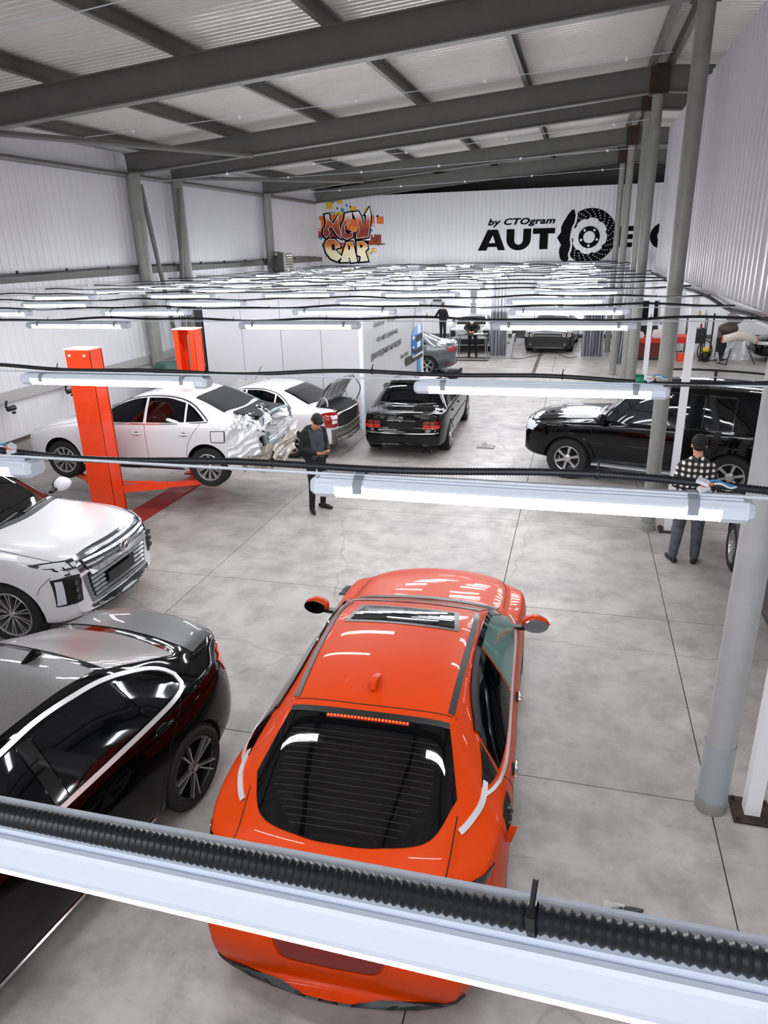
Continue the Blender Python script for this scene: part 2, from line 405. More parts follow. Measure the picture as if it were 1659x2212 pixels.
# ------------------------------------------------------------------ cable rows and batten lamps
ZL = 3.5
ROWS = [.556, 2.05, 3.77, 6.9, 8.4, 9.95, 11.7, 13.3, 14.95, 16.5, 18.2, 19.8, 21.4, 23.0, 24.6, 26.2, 27.8, 29.4]
M_wire = mat('suspension_wire', 'd5dde6', .4)
M_grey_clip = mat('clip_plastic', '9098a0', .4)
def lamp_meshes(LL, w=.048, side=.024):
    """housing, lit diffuser and end caps of a lamp along X, centred; top of housing at z = 0"""
    h = .055
    zs = -.052+side; prof = [(-w, zs), (-w, zs+.008), (-w*.82, -.010), (-w*.74, -.005), (-w*.60, -.005), (-w*.58, -.009), (-w*.52, -.009), (-w*.50, 0), (w*.50, 0), (w*.52, -.009), (w*.58, -.009), (w*.60, -.005), (w*.74, -.005), (w*.82, -.010), (w, zs+.008), (w, zs)]
    q = MB(); a = [(-LL/2, y, z) for y, z in prof]; b = [(LL/2, y, z) for y, z in prof]
    q.grid([a, b], flip=True); q.add([(-LL/2, -w, zs), (LL/2, -w, zs), (LL/2, w, zs), (-LL/2, w, zs)], [(3,2,1,0)])
    hous = q.mesh('housing', M_lampbody)
    q = MB(); e = LL/2-.05; d = [(-w*.98, zs-.001), (-w*.98, -.052), (-w*.6, -.068), (w*.6, -.068), (w*.98, -.052), (w*.98, zs-.001)]
    q.grid([[(-e, y, z) for y, z in d], [(e, y, z) for y, z in d]])
    diff = q.mesh('diffuser', M_tube)
    pe = [(-w*1.02, zs+.002), (-w*1.02, -.053), (-w*.62, -.070), (w*.62, -.070), (w*1.02, -.053), (w*1.02, zs+.002), (w*.8, -.006), (-w*.8, -.006)]; caps = []
    for s in (-1, 1):
        x0, x1, x2 = s*(LL/2-.055), s*(LL/2+.012), s*(LL/2+.03); n = len(pe); q = MB()
        v = [(x0, y, z) for y, z in pe]+[(x1, y, z) for y, z in pe]+[(x2, y*.75, (z+.038)*.7-.038) for y, z in pe]
        f = [(i, (i+1) % n, n+(i+1) % n, n+i) for i in range(n)]+[(n+i, n+(i+1) % n, 2*n+(i+1) % n, 2*n+i) for i in range(n)]+[tuple(range(2*n, 3*n))]
        q.add(v, f); cm = q.mesh('end_cap', M_lampbody); fix_normals(cm); caps.append(cm)
    fix_normals(diff)
    # make sure diffuser normals look down/out
    clips = []
    for s in (-1, 1):
        clip = MB(); x = s*(LL/2-.13)
        clip.add([(x-.015, y, z) for y, z in ((-w*1.05, -.048), (-w*1.05, zs+.01), (-w*.8, -.004), (0, .012), (w*.8, -.004), (w*1.05, zs+.01), (w*1.05, -.048))]+[(x+.015, y, z) for y, z in ((-w*1.05, -.048), (-w*1.05, zs+.01), (-w*.8, -.004), (0, .012), (w*.8, -.004), (w*1.05, zs+.01), (w*1.05, -.048))], [(i, i+1, i+8, i+7) for i in range(6)])
        clips.append(clip.mesh('clip', M_grey_clip))
    return hous, diff, caps, clips
LM = lamp_meshes(1.24)
LM0 = lamp_meshes(1.5, .044, .008)
def lamp(x, y, z, label, group, meshes=LM, detail=True, hang=False):
    t = thing('batten_lamp', label, 'lamp', (x, y, z), 0, group)
    link('housing', meshes[0], t); link('diffuser', meshes[1], t); [link('end_cap', m_, t) for m_ in meshes[2]]
    if hang:
        for sx in (-.45, .45): MB().tube([(sx, 0, -.005), (sx, 0, roof_z(x)-z-.03)], .004, 4).build('suspension_wire', M_wire, t)
    if detail: [link('clip', m_, t) for m_ in meshes[3]]
    return t
def sag(x, k): return .012*math.sin(x*2.1+k*1.7)+.008*math.sin(x*5.3+k)
def conduit_pts(x0, x1, y, k, step): 
    n = int((x1-x0)/step)+1; return [(x0+(x1-x0)*i/(n-1), y+.006*math.sin(i*step*3+k)*(k > 0)-.018*(k == 0), ZL+(.028 if k else .02)+sag(x0+i*step, k)*(k > 0)) for i in range(n)]
cords = ['nearest', 'second', 'third', 'fourth', 'fifth', 'sixth', 'seventh', 'eighth', 'ninth', 'tenth', 'eleventh', 'twelfth', 'thirteenth', 'fourteenth', 'fifteenth', 'sixteenth', 'seventeenth', 'farthest']
TIE = MB().lathe([(.0155, -.004), (.0155, .004)], 8, frame((0, 0, 0), (0,1,0), (0,0,1), (1,0,0))).bar((0, 0, .014), (.004, .01, .038), .004).mesh('cable_tie', M_black)
for k, y in enumerate(ROWS):
    t = thing('cable_run', 'black conduit cable strung across the hall, %s row from the camera' % cords[k], 'cable', (0, y, 0), 0, 'cable rows')
    x0 = max(XL+.05, -1.9-y*1.25) if k < 3 else XL+.1; x1 = 1.35 if k < 3 else XW-.05
    if k == 0: x0, x1 = -1.6, 1.3
    if k == 14: x0 = -9.4
    if k < 3:
        pts = conduit_pts(x0, x1, 0, k, .0045); r = .0125 if k else .0135
        rs = [r if i % 2 else r*.80 for i in range(len(pts))]
        MB().tube(pts, rs, 10 if k else 16).build('conduit', M_conduit, t, 60)
    else:
        MB().tube(conduit_pts(x0, x1, 0, k, .12), .0125, 6).build('conduit', M_conduit, t, 60)
    q = MB(); q.tube([(x0, -.012, ZL+.008), (x1, -.012, ZL+.008)], .0055 if k else .004, 5); q.build('steel_wire', M_wire, t)
    x = x0+.5+.37*(k % 3)
    while x < x1-.1 and k:
        link('cable_tie', TIE, t).location = (x, 0, ZL+.028+sag(x, k)); x += .62+.2*((k*7+int(x*3)) % 3)
    if k == 0: link('cable_tie', TIE, t).location = (0, -.018, ZL+.02)
per = lambda k: 2.6 if k < 6 else 2.25
nl = 0
for k, y in enumerate(ROWS):
    p = per(k); xs_ = []
    if k == 0: xs_ = [-.2]
    elif k == 1: xs_ = [-.14, -2.5]
    elif k == 2: xs_ = [-.18, -2.72]
    else:
        x = -.12-.02*(k % 3)
        while x > XL+.9:
            xs_.append(x+.12*math.sin(k*2.3+x)*(k > 3)); x -= p
    for j, x in enumerate(xs_):
        z = ZL+sag(x, k)*.4*(k > 0)
        lab = 'lit white batten lamp, %s from the right on the %s cable row from the camera' % (ORD[j], cords[k])
        if k == 0: lab = 'big white batten lamp crossing the picture close to the camera'
        lamp(x, y, z, lab, 'batten lamps over the hall', LM0 if k == 0 else LM, k < 5)
# the nearest row climbs a little to the right, towards the camera
ROT0 = Matrix.Translation((-.217, .52, 3.565))@Euler((0, -.119, -.093)).to_matrix().to_4x4()@Matrix.Translation((.217, -.538, -3.52))
for o in list(COL.objects):
    if o.get('label', '') in ('big white batten lamp crossing the picture close to the camera', 'black conduit cable strung across the hall, nearest row from the camera'):
        o.matrix_world = ROT0@Matrix.Translation(o.location)
# lamps over the right bay and behind the camera (out of the frame, they light the place)
for i, y in enumerate((-2.5, 1, 4, 7, 10, 13, 16, 19, 22, 25, 28, 32.5)):
    for j, x in enumerate((4.2, 8.0)):
        lamp(x, y, 3.4 if y < 31 else 3.395, 'batten lamp over the right bay, %s row, %s column' % (ORD[i], ('inner', 'outer')[j]), 'batten lamps over the right bay', LM, False, y < 31)
for i, y in enumerate((-1.1, -2.7, -4.3)):  # unseen high rows, added to brighten the roof and the lamp tops
    for j, x in enumerate((-.2, -2.8, -5.4, -8.0)):
        lamp(x, y, 5.2, 'added batten lamp high behind the camera, %s row, %s from the right' % (ORD[i], ORD[j]), 'added lamps behind the camera', LM, False, True)
for i, x in enumerate((-8, -5.5, -3, -.5, 2, 5)):
    lamp(x, 33.2, 3.395, 'batten lamp under the low rear ceiling, %s from the left' % ORD[i], 'batten lamps of the rear room', LM, False)
# wire connectors with coloured leads on the lamps
def connector(x, y, z, s, label):
    t = thing('wire_connector', label, 'connector', (x, y, z), 0); t.scale = (.62, .62, .62)
    cw, co, cb = mat('connector_white', 'dfe4ea', .3), mat('lead_orange', 'd07048', .4), mat('lead_blue', '3f8fd0', .4)
    MB().box((-.05*s, -.012, .05), (.055, .03, .016), (.3, .2, -.4)).build('lever_block', cw, t)
    MB().box((-.045*s, -.018, .02), (.05, .03, .016), (.5, -.2, .5)).build('lever_block', cw, t)
    MB().tube(smooth_line([(-.03*s, -.01, .05), (0, -.02, .062), (.04*s, -.01, .045), (.09*s, 0, .03)], 10), .005, 6).build('blue_lead', cb, t)
    MB().tube(smooth_line([(-.03*s, -.01, .04), (.02*s, -.03, .05), (.06*s, -.02, .03), (.09*s, 0, .03)], 10), .005, 6).build('white_lead', cw, t)
    MB().tube(smooth_line([(-.055*s, -.02, .03), (-.02*s, -.025, .04), (.0, -.02, .05)], 8), .005, 6).build('orange_lead', co, t)
connector(.40, 2.03, ZL+.02, 1, 'white lever connectors with blue and orange leads above the plaid shirt')
connector(-1.95, 2.03, ZL+.02, -1, 'lever connectors with orange and blue leads at the left edge')
connector(.40, 3.75, ZL+.02, 1, 'small clear connectors beside a green tape on the third cable')
tag(MB().lathe([(.021, -.02), (.023, -.015), (.023, .015), (.021, .02)], 10, frame((.325, 3.77, ZL+.03), (0,1,0), (0,0,1), (1,0,0))).build('green_tape', mat('green_tape', '0f7a58', .4), None, 40), 'green tape wrapped around the third cable row', 'tape')
# side cables falling to the right wall edge and along the left rail
t = thing('cable_bundle', 'black cable bundle along the bottom edge of the hanging right wall', 'cable', (XW-.11, 0, 3.5))
MB().tube(smooth_line([(0, 3.0, 0), (-.01, 6.9, .03), (.01, 8.4, -.02), (-.02, 9.95, .03), (0, 13, -.02), (0, 17.6, .02)], 60), .022, 6).build('conduit', M_conduit, t, 60)
t = thing('cable_bundle', 'black cable clipped along the rail of the left wall', 'cable', (XL+.17, 0, 3.88))
MB().tube(smooth_line([(0, 2, 0), (0, 8, .02), (.02, 12, -.03), (0, 16.8, .02), (0, 22, -.02), (0, 27, .04), (0, 30, 0)], 60), .02, 6).build('conduit', M_conduit, t, 60)
CLP = MB().box((0, 0, .01), (.05, .02, .08)).mesh('cable_clip', M_black)
for i in range(16): link('cable_clip', CLP, t).location = (0, 5+i*1.5, 0)
# thin bead wires under the roof
M_bead = mat('bead_white', 'f2f2f2', .4)
for i, (y, zl, zr_, xa, xb) in enumerate(((7.2, 6.0, 6.95, XL, 1.2), (13.9, 6.35, 7.0, XL+.02, 1.2), (17.9, 5.9, 6.6, XL+.02, 1.2), (22.0, 6.2, 6.5, XL+.02, 1.2), (27.0, 6.15, 6.45, XL+.02, 1.2))):
    t = thing('bead_wire', 'thin wire with small white beads under the roof, %s from the camera' % ORD[i], 'wire', (0, y, 0), 0, 'bead wires')
    MB().tube([(xa, 0, zl), ((xa+xb)/2, 0, (zl+zr_)/2-.05), (xb, 0, zr_)], .006, 5).build('wire', M_wire, t)
    x = xb-.7
    while x > xa+.4:
        u = (x-xa)/(xb-xa); z = zl+(zr_-zl)*u-.05*(1-abs(2*u-1))
        MB().sph((x, 0, z), .035, 8, 6).build('bead', M_bead, t, 60); x -= 2.3
# ------------------------------------------------------------------ car kit
def pchip(pts):
    pts = sorted(pts); x = np.array([p[0] for p in pts], float); y = np.array([p[1] for p in pts], float)
    h = np.diff(x); d = np.diff(y)/h; m = np.zeros(len(x))
    for i in range(1, len(x)-1):
        if d[i-1]*d[i] > 0: w1, w2 = 2*h[i]+h[i-1], h[i]+2*h[i-1]; m[i] = (w1+w2)/(w1/d[i-1]+w2/d[i])
    m[0], m[-1] = d[0], d[-1]
    def f(t):
        t = min(max(t, x[0]), x[-1]); i = min(max(int(np.searchsorted(x, t)-1), 0), len(h)-1); s = (t-x[i])/h[i]
        return float((1+2*s)*(1-s)**2*y[i]+s*(1-s)**2*h[i]*m[i]+s*s*(3-2*s)*y[i+1]+s*s*(s-1)*h[i]*m[i+1])
    return f
def sstep(t): t = min(max(t, 0), 1); return t*t*(3-2*t)

class Car:
    def __init__(s, name, label, loc, yaw, L, top, belt, w, wr, bot, paint, nose=.22, tail=.16, noseprof=None, tailprof=None, wheels=None, arch=.37, pitch=0, cap=.055, edge=.05, crease=.5):
        s.root = thing(name, label, 'car', loc); s.root.rotation_euler = (0, pitch, R(yaw)); s.L = L; s.paint = paint
        ft, fb, fw, fr, fo = map(pchip, (top, belt, w, wr, bot)); s.ft, s.fb, s.fw, s.fr = ft, fb, fw, fr
        h = L/2; xs = [-h+.0]
        xs = list(np.r_[np.linspace(-h, -h+.35, 8)[:-1], np.linspace(-h+.35, h-.35, 44)[:-1], np.linspace(h-.35, h, 8)])
        Wm = max(p[1] for p in w); noseprof = pchip(noseprof) if noseprof else (lambda z: 0); tailprof = pchip(tailprof) if tailprof else (lambda z: 0)
        def section(x, k=1.0):
            hw, zb, zt = fw(x), fo(x), ft(x); bz = min(fb(x), zt-.015); r = min(fr(x), hw*.93); e = edge; ze = max(zt-e, bz+.004)
            zm = zb+(bz-zb)*crease; B = (hw*.955, bz); E = (r, ze)
            ups = [(B[0]+(E[0]-B[0])*t+.018*math.sin(PI*t)*(1 if ze-bz > .15 else .3), B[1]+(E[1]-B[1])*t) for t in (.12, .4, .7, .92)]
            P = [(0, zb), (hw*.6, zb), (hw*.9, zb+.005), (hw*.965, zb+.04), (hw*.985, zb+.12), (hw*.998, (zb+.12+zm)/2), (hw, zm), (hw*.998, zm+(bz-zm)*.45), (hw*.985, bz-.07 if bz-.07 > zm else (zm+bz)/2), B]+ups
            P += [E, (r*.93, ze+(zt-ze)*.5), (r*.8, ze+(zt-ze)*.78), (r*.5, ze+(zt-ze)*.96), (r*.22, zt), (0, zt)]
            if k != 1: zc = (zb+zt)/2; P = [(y*(1-(1-k)*.6), zc+(z-zc)*k) for y, z in P]
            return P
        def warp(x, y, z):
            t = sstep((abs(x)-(h-.95))/.95)
            if x > 0: return x-t*(nose*(abs(y)/Wm)**2.2)+t*noseprof(z)
            return x+t*(tail*(abs(y)/Wm)**2.2)-t*tailprof(z)
        secs = [(-h, section(-h, .9))]+[(-h+cap*.35, section(-h, .975))]+[(x+(cap if i == 0 else -cap if i == len(xs)-1 else 0), section(x)) for i, x in enumerate(xs)]+[(h-cap*.35, section(h, .975)), (h, section(h, .9))]
        q = MB(); n = len(secs[0][1]); rings = []
        for x, P in secs:
            ring = [(warp(x, y, z), y, z) for y, z in P]+[(warp(x, y, z), -y, z) for y, z in P[-2:0:-1]]
            rings.append(ring)
        m = len(rings[0]); q.v = [p for r in rings for p in r]
        for i in range(len(rings)-1):
            for j in range(m): q.f.append([i*m+j, (i+1)*m+j, (i+1)*m+(j+1) % m, i*m+(j+1) % m])
        for i, fl_ in ((0, False), (len(rings)-1, True)):
            o = i*m
            for j in range(n-1):
                a, b = j, j+1; c, d = (m-b) % m, (m-a) % m
                f = [o+a, o+b, o+c, o+d]; f = list(dict.fromkeys(f))
                if len(f) > 2: q.f.append(f[::-1] if fl_ else f)
        q.m = [0]*len(q.f)
        me = q.mesh('body', paint); o = bpy.data.objects.new('body', me); COL.objects.link(o)
        fix_normals(me)
        md = o.modifiers.new('s', 'SUBSURF'); md.levels = 1
        dg = bpy.context.evaluated_depsgraph_get(); dg.update(); me2 = bpy.data.meshes.new_from_object(o.evaluated_get(dg)); o.modifiers.clear(); o.data = me2; bpy.data.meshes.remove(me)
        s.body = o; s.snapshot()
        s.wheels = wheels or []
        # wheel arches
        if s.wheels:
            c = MB()
            for x, y, r_, ra in s.wheels:
                for sg in (1, -1):
                    c.lathe([(0, 0), (ra, 0), (ra, .55), (0, .55)][0:0] or [(ra, 0), (ra, .62)], 40, frame((x, sg*(Wm-.36), r_*.98), (1, 0, 0), (0, 0, 1) if sg < 0 else (0, 0, -1), (0, sg, 0)))
            # cap the cutters
            k = len(c.v)//80
            for i in range(k):
                b = i*80; c.f.append(list(range(b+39, b-1, -1))); c.f.append(list(range(b+40, b+80))); c.m += [0, 0]
            cm = c.mesh('cut', M_dark); fix_normals(cm); co = bpy.data.objects.new('cut', cm); COL.objects.link(co)
            md = o.modifiers.new('b', 'BOOLEAN'); md.object = co; md.operation = 'DIFFERENCE'; md.solver = 'EXACT'; md.material_mode = 'TRANSFER'
            dg = bpy.context.evaluated_depsgraph_get(); dg.update(); me3 = bpy.data.meshes.new_from_object(o.evaluated_get(dg)); o.modifiers.clear(); o.data = me3
            bpy.data.objects.remove(co); bpy.data.meshes.remove(cm)
        o.data.polygons.foreach_set('use_smooth', [True]*len(o.data.polygons)); o.data.set_sharp_from_angle(angle=R(38))
        o.parent = s.root
    def snapshot(s):
        bm = bmesh.new(); bm.from_mesh(s.body.data); s.bvh = BVHTree.FromBMesh(bm); bm.free()
    # --- projection of patches on the body
    def hit(s, kind, u, v, sg=1):
        if kind == 'side': o, d = Vector((u, 4*sg, v)), Vector((0, -sg, 0))
        elif kind == 'top': o, d = Vector((u, v*1, 6)), Vector((0, 0, -1))
        elif kind == 'rear': o, d = Vector((-8, u, v)), Vector((1, 0, 0))
        else: o, d = Vector((8, u, v)), Vector((-1, 0, 0))
        p, n, _, _ = s.bvh.ray_cast(o, d)
        if p is None:
            p, n, _, _ = s.bvh.find_nearest(o+d*(4 if kind == 'side' else 6-s.L*.0 if kind == 'top' else 8-s.L/2))
        if n.dot(d) > 0: n = -n
        return p, n
    def patch(s, kind, name, a, b, m, off=.006, n=18, k=6, sides=(1,), sm=True, parent=None, label=None, thick=.012):
        """surface between line a and line b (2-D points: side x,z  top x,y  rear/front y,z)"""
        res = lambda l: smooth_line(l, n) if sm else resample(l, n)
        A, B = res(a), res(b); out = []
        for sg in sides:
            rows, back = [], []
            for i in range(k+1):
                t = i/k; row, rb = [], []
                for (au, av), (bu, bv) in zip(A, B):
                    u, v = au+(bu-au)*t, av+(bv-av)*t
                    if kind != 'side': 
                        if kind == 'top': v *= sg
                        else: u *= sg
                    p, nn = s.hit(kind, u, v, sg); row.append(p+nn*off); rb.append(p+nn*(off-thick))
                rows.append(row); back.append(rb)
            q = MB(); q.grid(rows)
            W_ = n; H_ = k+1; base = len(q.v); ring = [(0, j) for j in range(W_)]+[(i, W_-1) for i in range(1, H_)]+[(H_-1, j) for j in range(W_-2, -1, -1)]+[(i, 0) for i in range(H_-2, 0, -1)]
            for i, j in ring: q.v.append(tuple(back[i][j]))
            L_ = len(ring)
            for t in range(L_):
                i0, j0 = ring[t]; i1, j1 = ring[(t+1) % L_]; q.f.append([i0*W_+j0, i1*W_+j1, base+(t+1) % L_, base+t]); q.m.append(0)
            me = q.mesh(name, m); fix_normals(me)
            me.polygons.foreach_set('use_smooth', [True]*len(me.polygons)); me.set_sharp_from_angle(angle=R(35))
            # outward orientation
            f = me.polygons[0]; p0, n0 = s.bvh.find_nearest(f.center)[:2]
            out.append(link(name, me, parent or s.root, label))
        return out[0] if len(out) == 1 else out
    def line(s, kind, name, lines, w, m, off=.004, sides=(1,), sm=True, n=24, parent=None, label=None):
        """raised strip of width w along projected lines"""
        if len(lines) > 1 and name not in ('heater_wires', 'panel_gap'):
            return [s.line(kind, name, [l], w, m, off, sides, sm, n, parent, label) for l in lines]
        out = []
        for sg in sides:
            q = MB()
            for l in lines:
                P = smooth_line(l, n) if sm else resample(l, n); pts, nn = [], []
                for u, v in P:
                    if kind == 'top': v *= sg
                    elif kind != 'side': u *= sg
                    p, nr = s.hit(kind, u, v, sg); pts.append(p); nn.append(nr)
                L_, R_ = [], []
                for i, p in enumerate(pts):
                    d = (pts[min(i+1, len(pts)-1)]-pts[max(i-1, 0)]); d = d.normalized() if d.length > 0 else Vector((1,0,0)); t = d.cross(nn[i]); t = t.normalized() if t.length > 0 else Vector((0,0,1))
                    L_.append(p+t*w/2); R_.append(p-t*w/2)
                up = [nn[i]*off for i in range(len(pts))]
                q.grid([[a-u_*1.5 for a, u_ in zip(L_, up)], [a+u_ for a, u_ in zip(L_, up)], [a+u_ for a, u_ in zip(R_, up)], [a-u_*1.5 for a, u_ in zip(R_, up)]])
            out.append(q.build(name, m, parent or s.root, 40, label=label))
        return out[0] if len(out) == 1 else out
    def seams(s, side=(), top=(), rear=(), front=(), w=.007, sides=(1, -1)):
        M_gap = mat('panel_gap', '050505', .8)
        for kind, ls in (('side', side), ('top', top), ('rear', rear), ('front', front)):
            for l in ls:
                for sg in (sides if kind == 'side' else (1,)): s.line(kind, 'panel_gap', [l], w, M_gap, .0015, (sg,), n=26)
    def add_wheels(s, style, tyre=.235, sides=(1, -1), drop=0, mats=None):
        for x, y, r_, ra in s.wheels:
            for sg in sides: make_wheel(s.root, (x, sg*y, r_-drop), r_, sg, style, tyre, mats)
    def mirror(s, x, y, z, m, size=(.11, .12, .085), sides=(1, -1), glass=True):
        for sg in sides:
            q = MB(); q.sph((0, 0, 0), size, 16, 10)
            q.v = [(p[0]*(1 if p[0] > 0 else .45), p[1], p[2]*(1-.25*(p[1]*sg > 0 and abs(p[1])/size[1]))) for p in q.v]
            o = q.build('side_mirror', m, s.root, 60); o.location = (x, sg*y, z); o.rotation_euler = (0, 0, sg*-.12)
            st = MB().bar((-.01, -sg*size[1]*.6, -.03), (.02, -sg*(size[1]+.10), -.05), .06, .03).build('mirror_stalk', M_black, o)
            if glass:
                g_ = MB(); g_.prism([(size[1]*.86*math.cos(a)*(1), size[2]*.8*math.sin(a)) for a in np.linspace(0, 2*PI, 20, endpoint=False)], .008, frame((-size[0]*.42, 0, 0), (0, 1, 0), (0, 0, 1), (-1, 0, 0)))
                g_.build('mirror_glass', mat('mirror_glass', '9aa0a6', .03, 1), o)
    def handles(s, pts, m, sides=(1, -1), size=(.10, .02, .018)):
        for x, z in pts:
            for sg in sides:
                p, nn = s.hit('side', x, z, sg); q = MB(); q.sph((0, 0, 0), size, 12, 6)
                o = q.build('door_handle', m, s.root, 60); o.location = p+nn*.022
                MB().sph((0, -sg*.02, -.002), (size[0]*.6, .012, .032), 12, 6).build('handle_recess', M_dark, o, 60)

def make_wheel(root, loc, r, sg, style, tw, mats=None):
    """tyre with a rim of the given style on side sg; local axis Y"""
    mt = mats or M_alloy; ri = style.get('ri', .68)*r
    M0 = frame((0, 0, 0), (1, 0, 0), (0, 0, 1) if sg < 0 else (0, 0, -1), (0, sg, 0))
    t = MB(); h = tw/2
    t.lathe([(ri, -h*.9), (ri+.02, -h), (r-.03, -h), (r-.006, -h*.78), (r, -h*.5), (r, h*.5), (r-.006, h*.78), (r-.03, h*.98), (ri+.03, h), (ri+.008, h*.96), (ri, h*.86)], 48, M0)
    nt = 44
    for i in range(nt):
        a = 2*PI*i/nt
        for zz, sk in ((-h*.5, .04), (h*.5, -.04)):
            c = Vector((math.cos(a)*(r+.001), math.sin(a)*(r+.001), zz)); t.box((0,0,0), (.012, r*.085, h*.55))
            Mx = M0@Matrix.Translation(c)@Matrix.Rotation(a+sk, 4, 'Z')
            t.v[-8:] = [tuple(Mx@Vector(p)) for p in t.v[-8:]]
    o = t.build('wheel', M_rubber, root, 35); o.location = loc
    rim = MB(); rim.lathe([(ri+.002, h*.86), (ri-.006, h*.90), (ri-.022, h*.86), (ri-.03, h*.7), (ri-.035, -h*.8)], 48, M0)
    rim.build('rim', mt, o, 40)
    MB().lathe([(0, -h*.35), (ri*.75, -h*.35), (ri*.78, -h*.55)], 32, M0).build('brake_disc', mat('brake', '2a2a2c', .5, .6), o, 40)
    sp = MB(); n = style['n']; wd = style.get('w', .035); dbl = style.get('double', 0); zo = h*style.get('z', .62); hub = style.get('hub', .055)
    for i in range(n):
        a = 2*PI*i/n+style.get('rot', .3)
        arms = [(0, 0)] if not dbl else [(-dbl*.35, -dbl), (dbl*.35, dbl)]
        for a0, a1 in arms:
            p0 = Vector((math.cos(a+a0)*hub*.7, math.sin(a+a0)*hub*.7, zo)); p1 = Vector((math.cos(a+a1)*(ri-.015), math.sin(a+a1)*(ri-.015), zo+h*.18))
            dd = (p1-p0); u = Vector((-dd.y, dd.x, 0)).normalized(); w0, w1 = wd*style.get('taper', .8), wd
            v = [p0-u*w0/2, p0+u*w0/2, p1+u*w1/2, p1-u*w1/2]; dn = Vector((0, 0, -.035))
            v = [M0@p for p in v]+[M0@(p+dn) for p in v]
            sp.add(v, [(0,1,2,3), (7,6,5,4), (0,4,5,1), (1,5,6,2), (2,6,7,3), (3,7,4,0)])
    sp.lathe([(0, zo+.012), (hub*.55, zo+.012), (hub, zo+.002), (hub*1.15, zo-.03)], 20, M0)
    k = sp.build('spokes', style.get('mat', mt), o)
    for i in range(5):
        a = 2*PI*i/5; MB().lathe([(.009, zo), (.009, zo+.012), (0, zo+.012)], 6, M0@Matrix.Translation((math.cos(a)*hub*.82, math.sin(a)*hub*.82, 0))).build('wheel_nut', M_dark, k.parent)
    return o
def arc(cx, cz, r, a0, a1, n=9): return [(cx+r*math.cos(R(a0+(a1-a0)*i/(n-1))), cz+r*math.sin(R(a0+(a1-a0)*i/(n-1)))) for i in range(n)]
def paint(name, col, metal=.0, rough=.3, coat=1, **k): return mat(name, col, rough, metal, coat, **k)
# ------------------------------------------------------------------ orange-red fastback sedan
P_red = mat('orange_red_paint', 'c43a00', .45, 0, .25, spec=.12)
def wet_roof(m):
    nt = m.node_tree; b = nt.nodes['Principled BSDF']; N = nt.nodes.new; tc = N('ShaderNodeTexCoord')
    v = N('ShaderNodeTexVoronoi'); v.inputs['Scale'].default_value = 55; nt.links.new(tc.outputs['Object'], v.inputs['Vector'])
    n = N('ShaderNodeTexNoise'); n.inputs['Scale'].default_value = 1.7; nt.links.new(tc.outputs['Object'], n.inputs['Vector'])
    r = N('ShaderNodeMapRange'); r.inputs[1].default_value = .5; r.inputs[2].default_value = .66; nt.links.new(n.outputs['Fac'], r.inputs[0])
    d = N('ShaderNodeMapRange'); d.inputs[1].default_value = .0; d.inputs[2].default_value = .3; d.inputs[3].default_value = 1; d.inputs[4].default_value = 0; nt.links.new(v.outputs['Distance'], d.inputs[0])
    mu = N('ShaderNodeMath'); mu.operation = 'MULTIPLY'; nt.links.new(r.outputs[0], mu.inputs[0]); nt.links.new(d.outputs[0], mu.inputs[1])
    bp = N('ShaderNodeBump'); bp.inputs['Strength'].default_value = .25; bp.inputs['Distance'].default_value = .01; nt.links.new(mu.outputs[0], bp.inputs['Height'])
    nt.links.new(bp.outputs[0], b.inputs['Coat Normal'])
wet_roof(P_red)
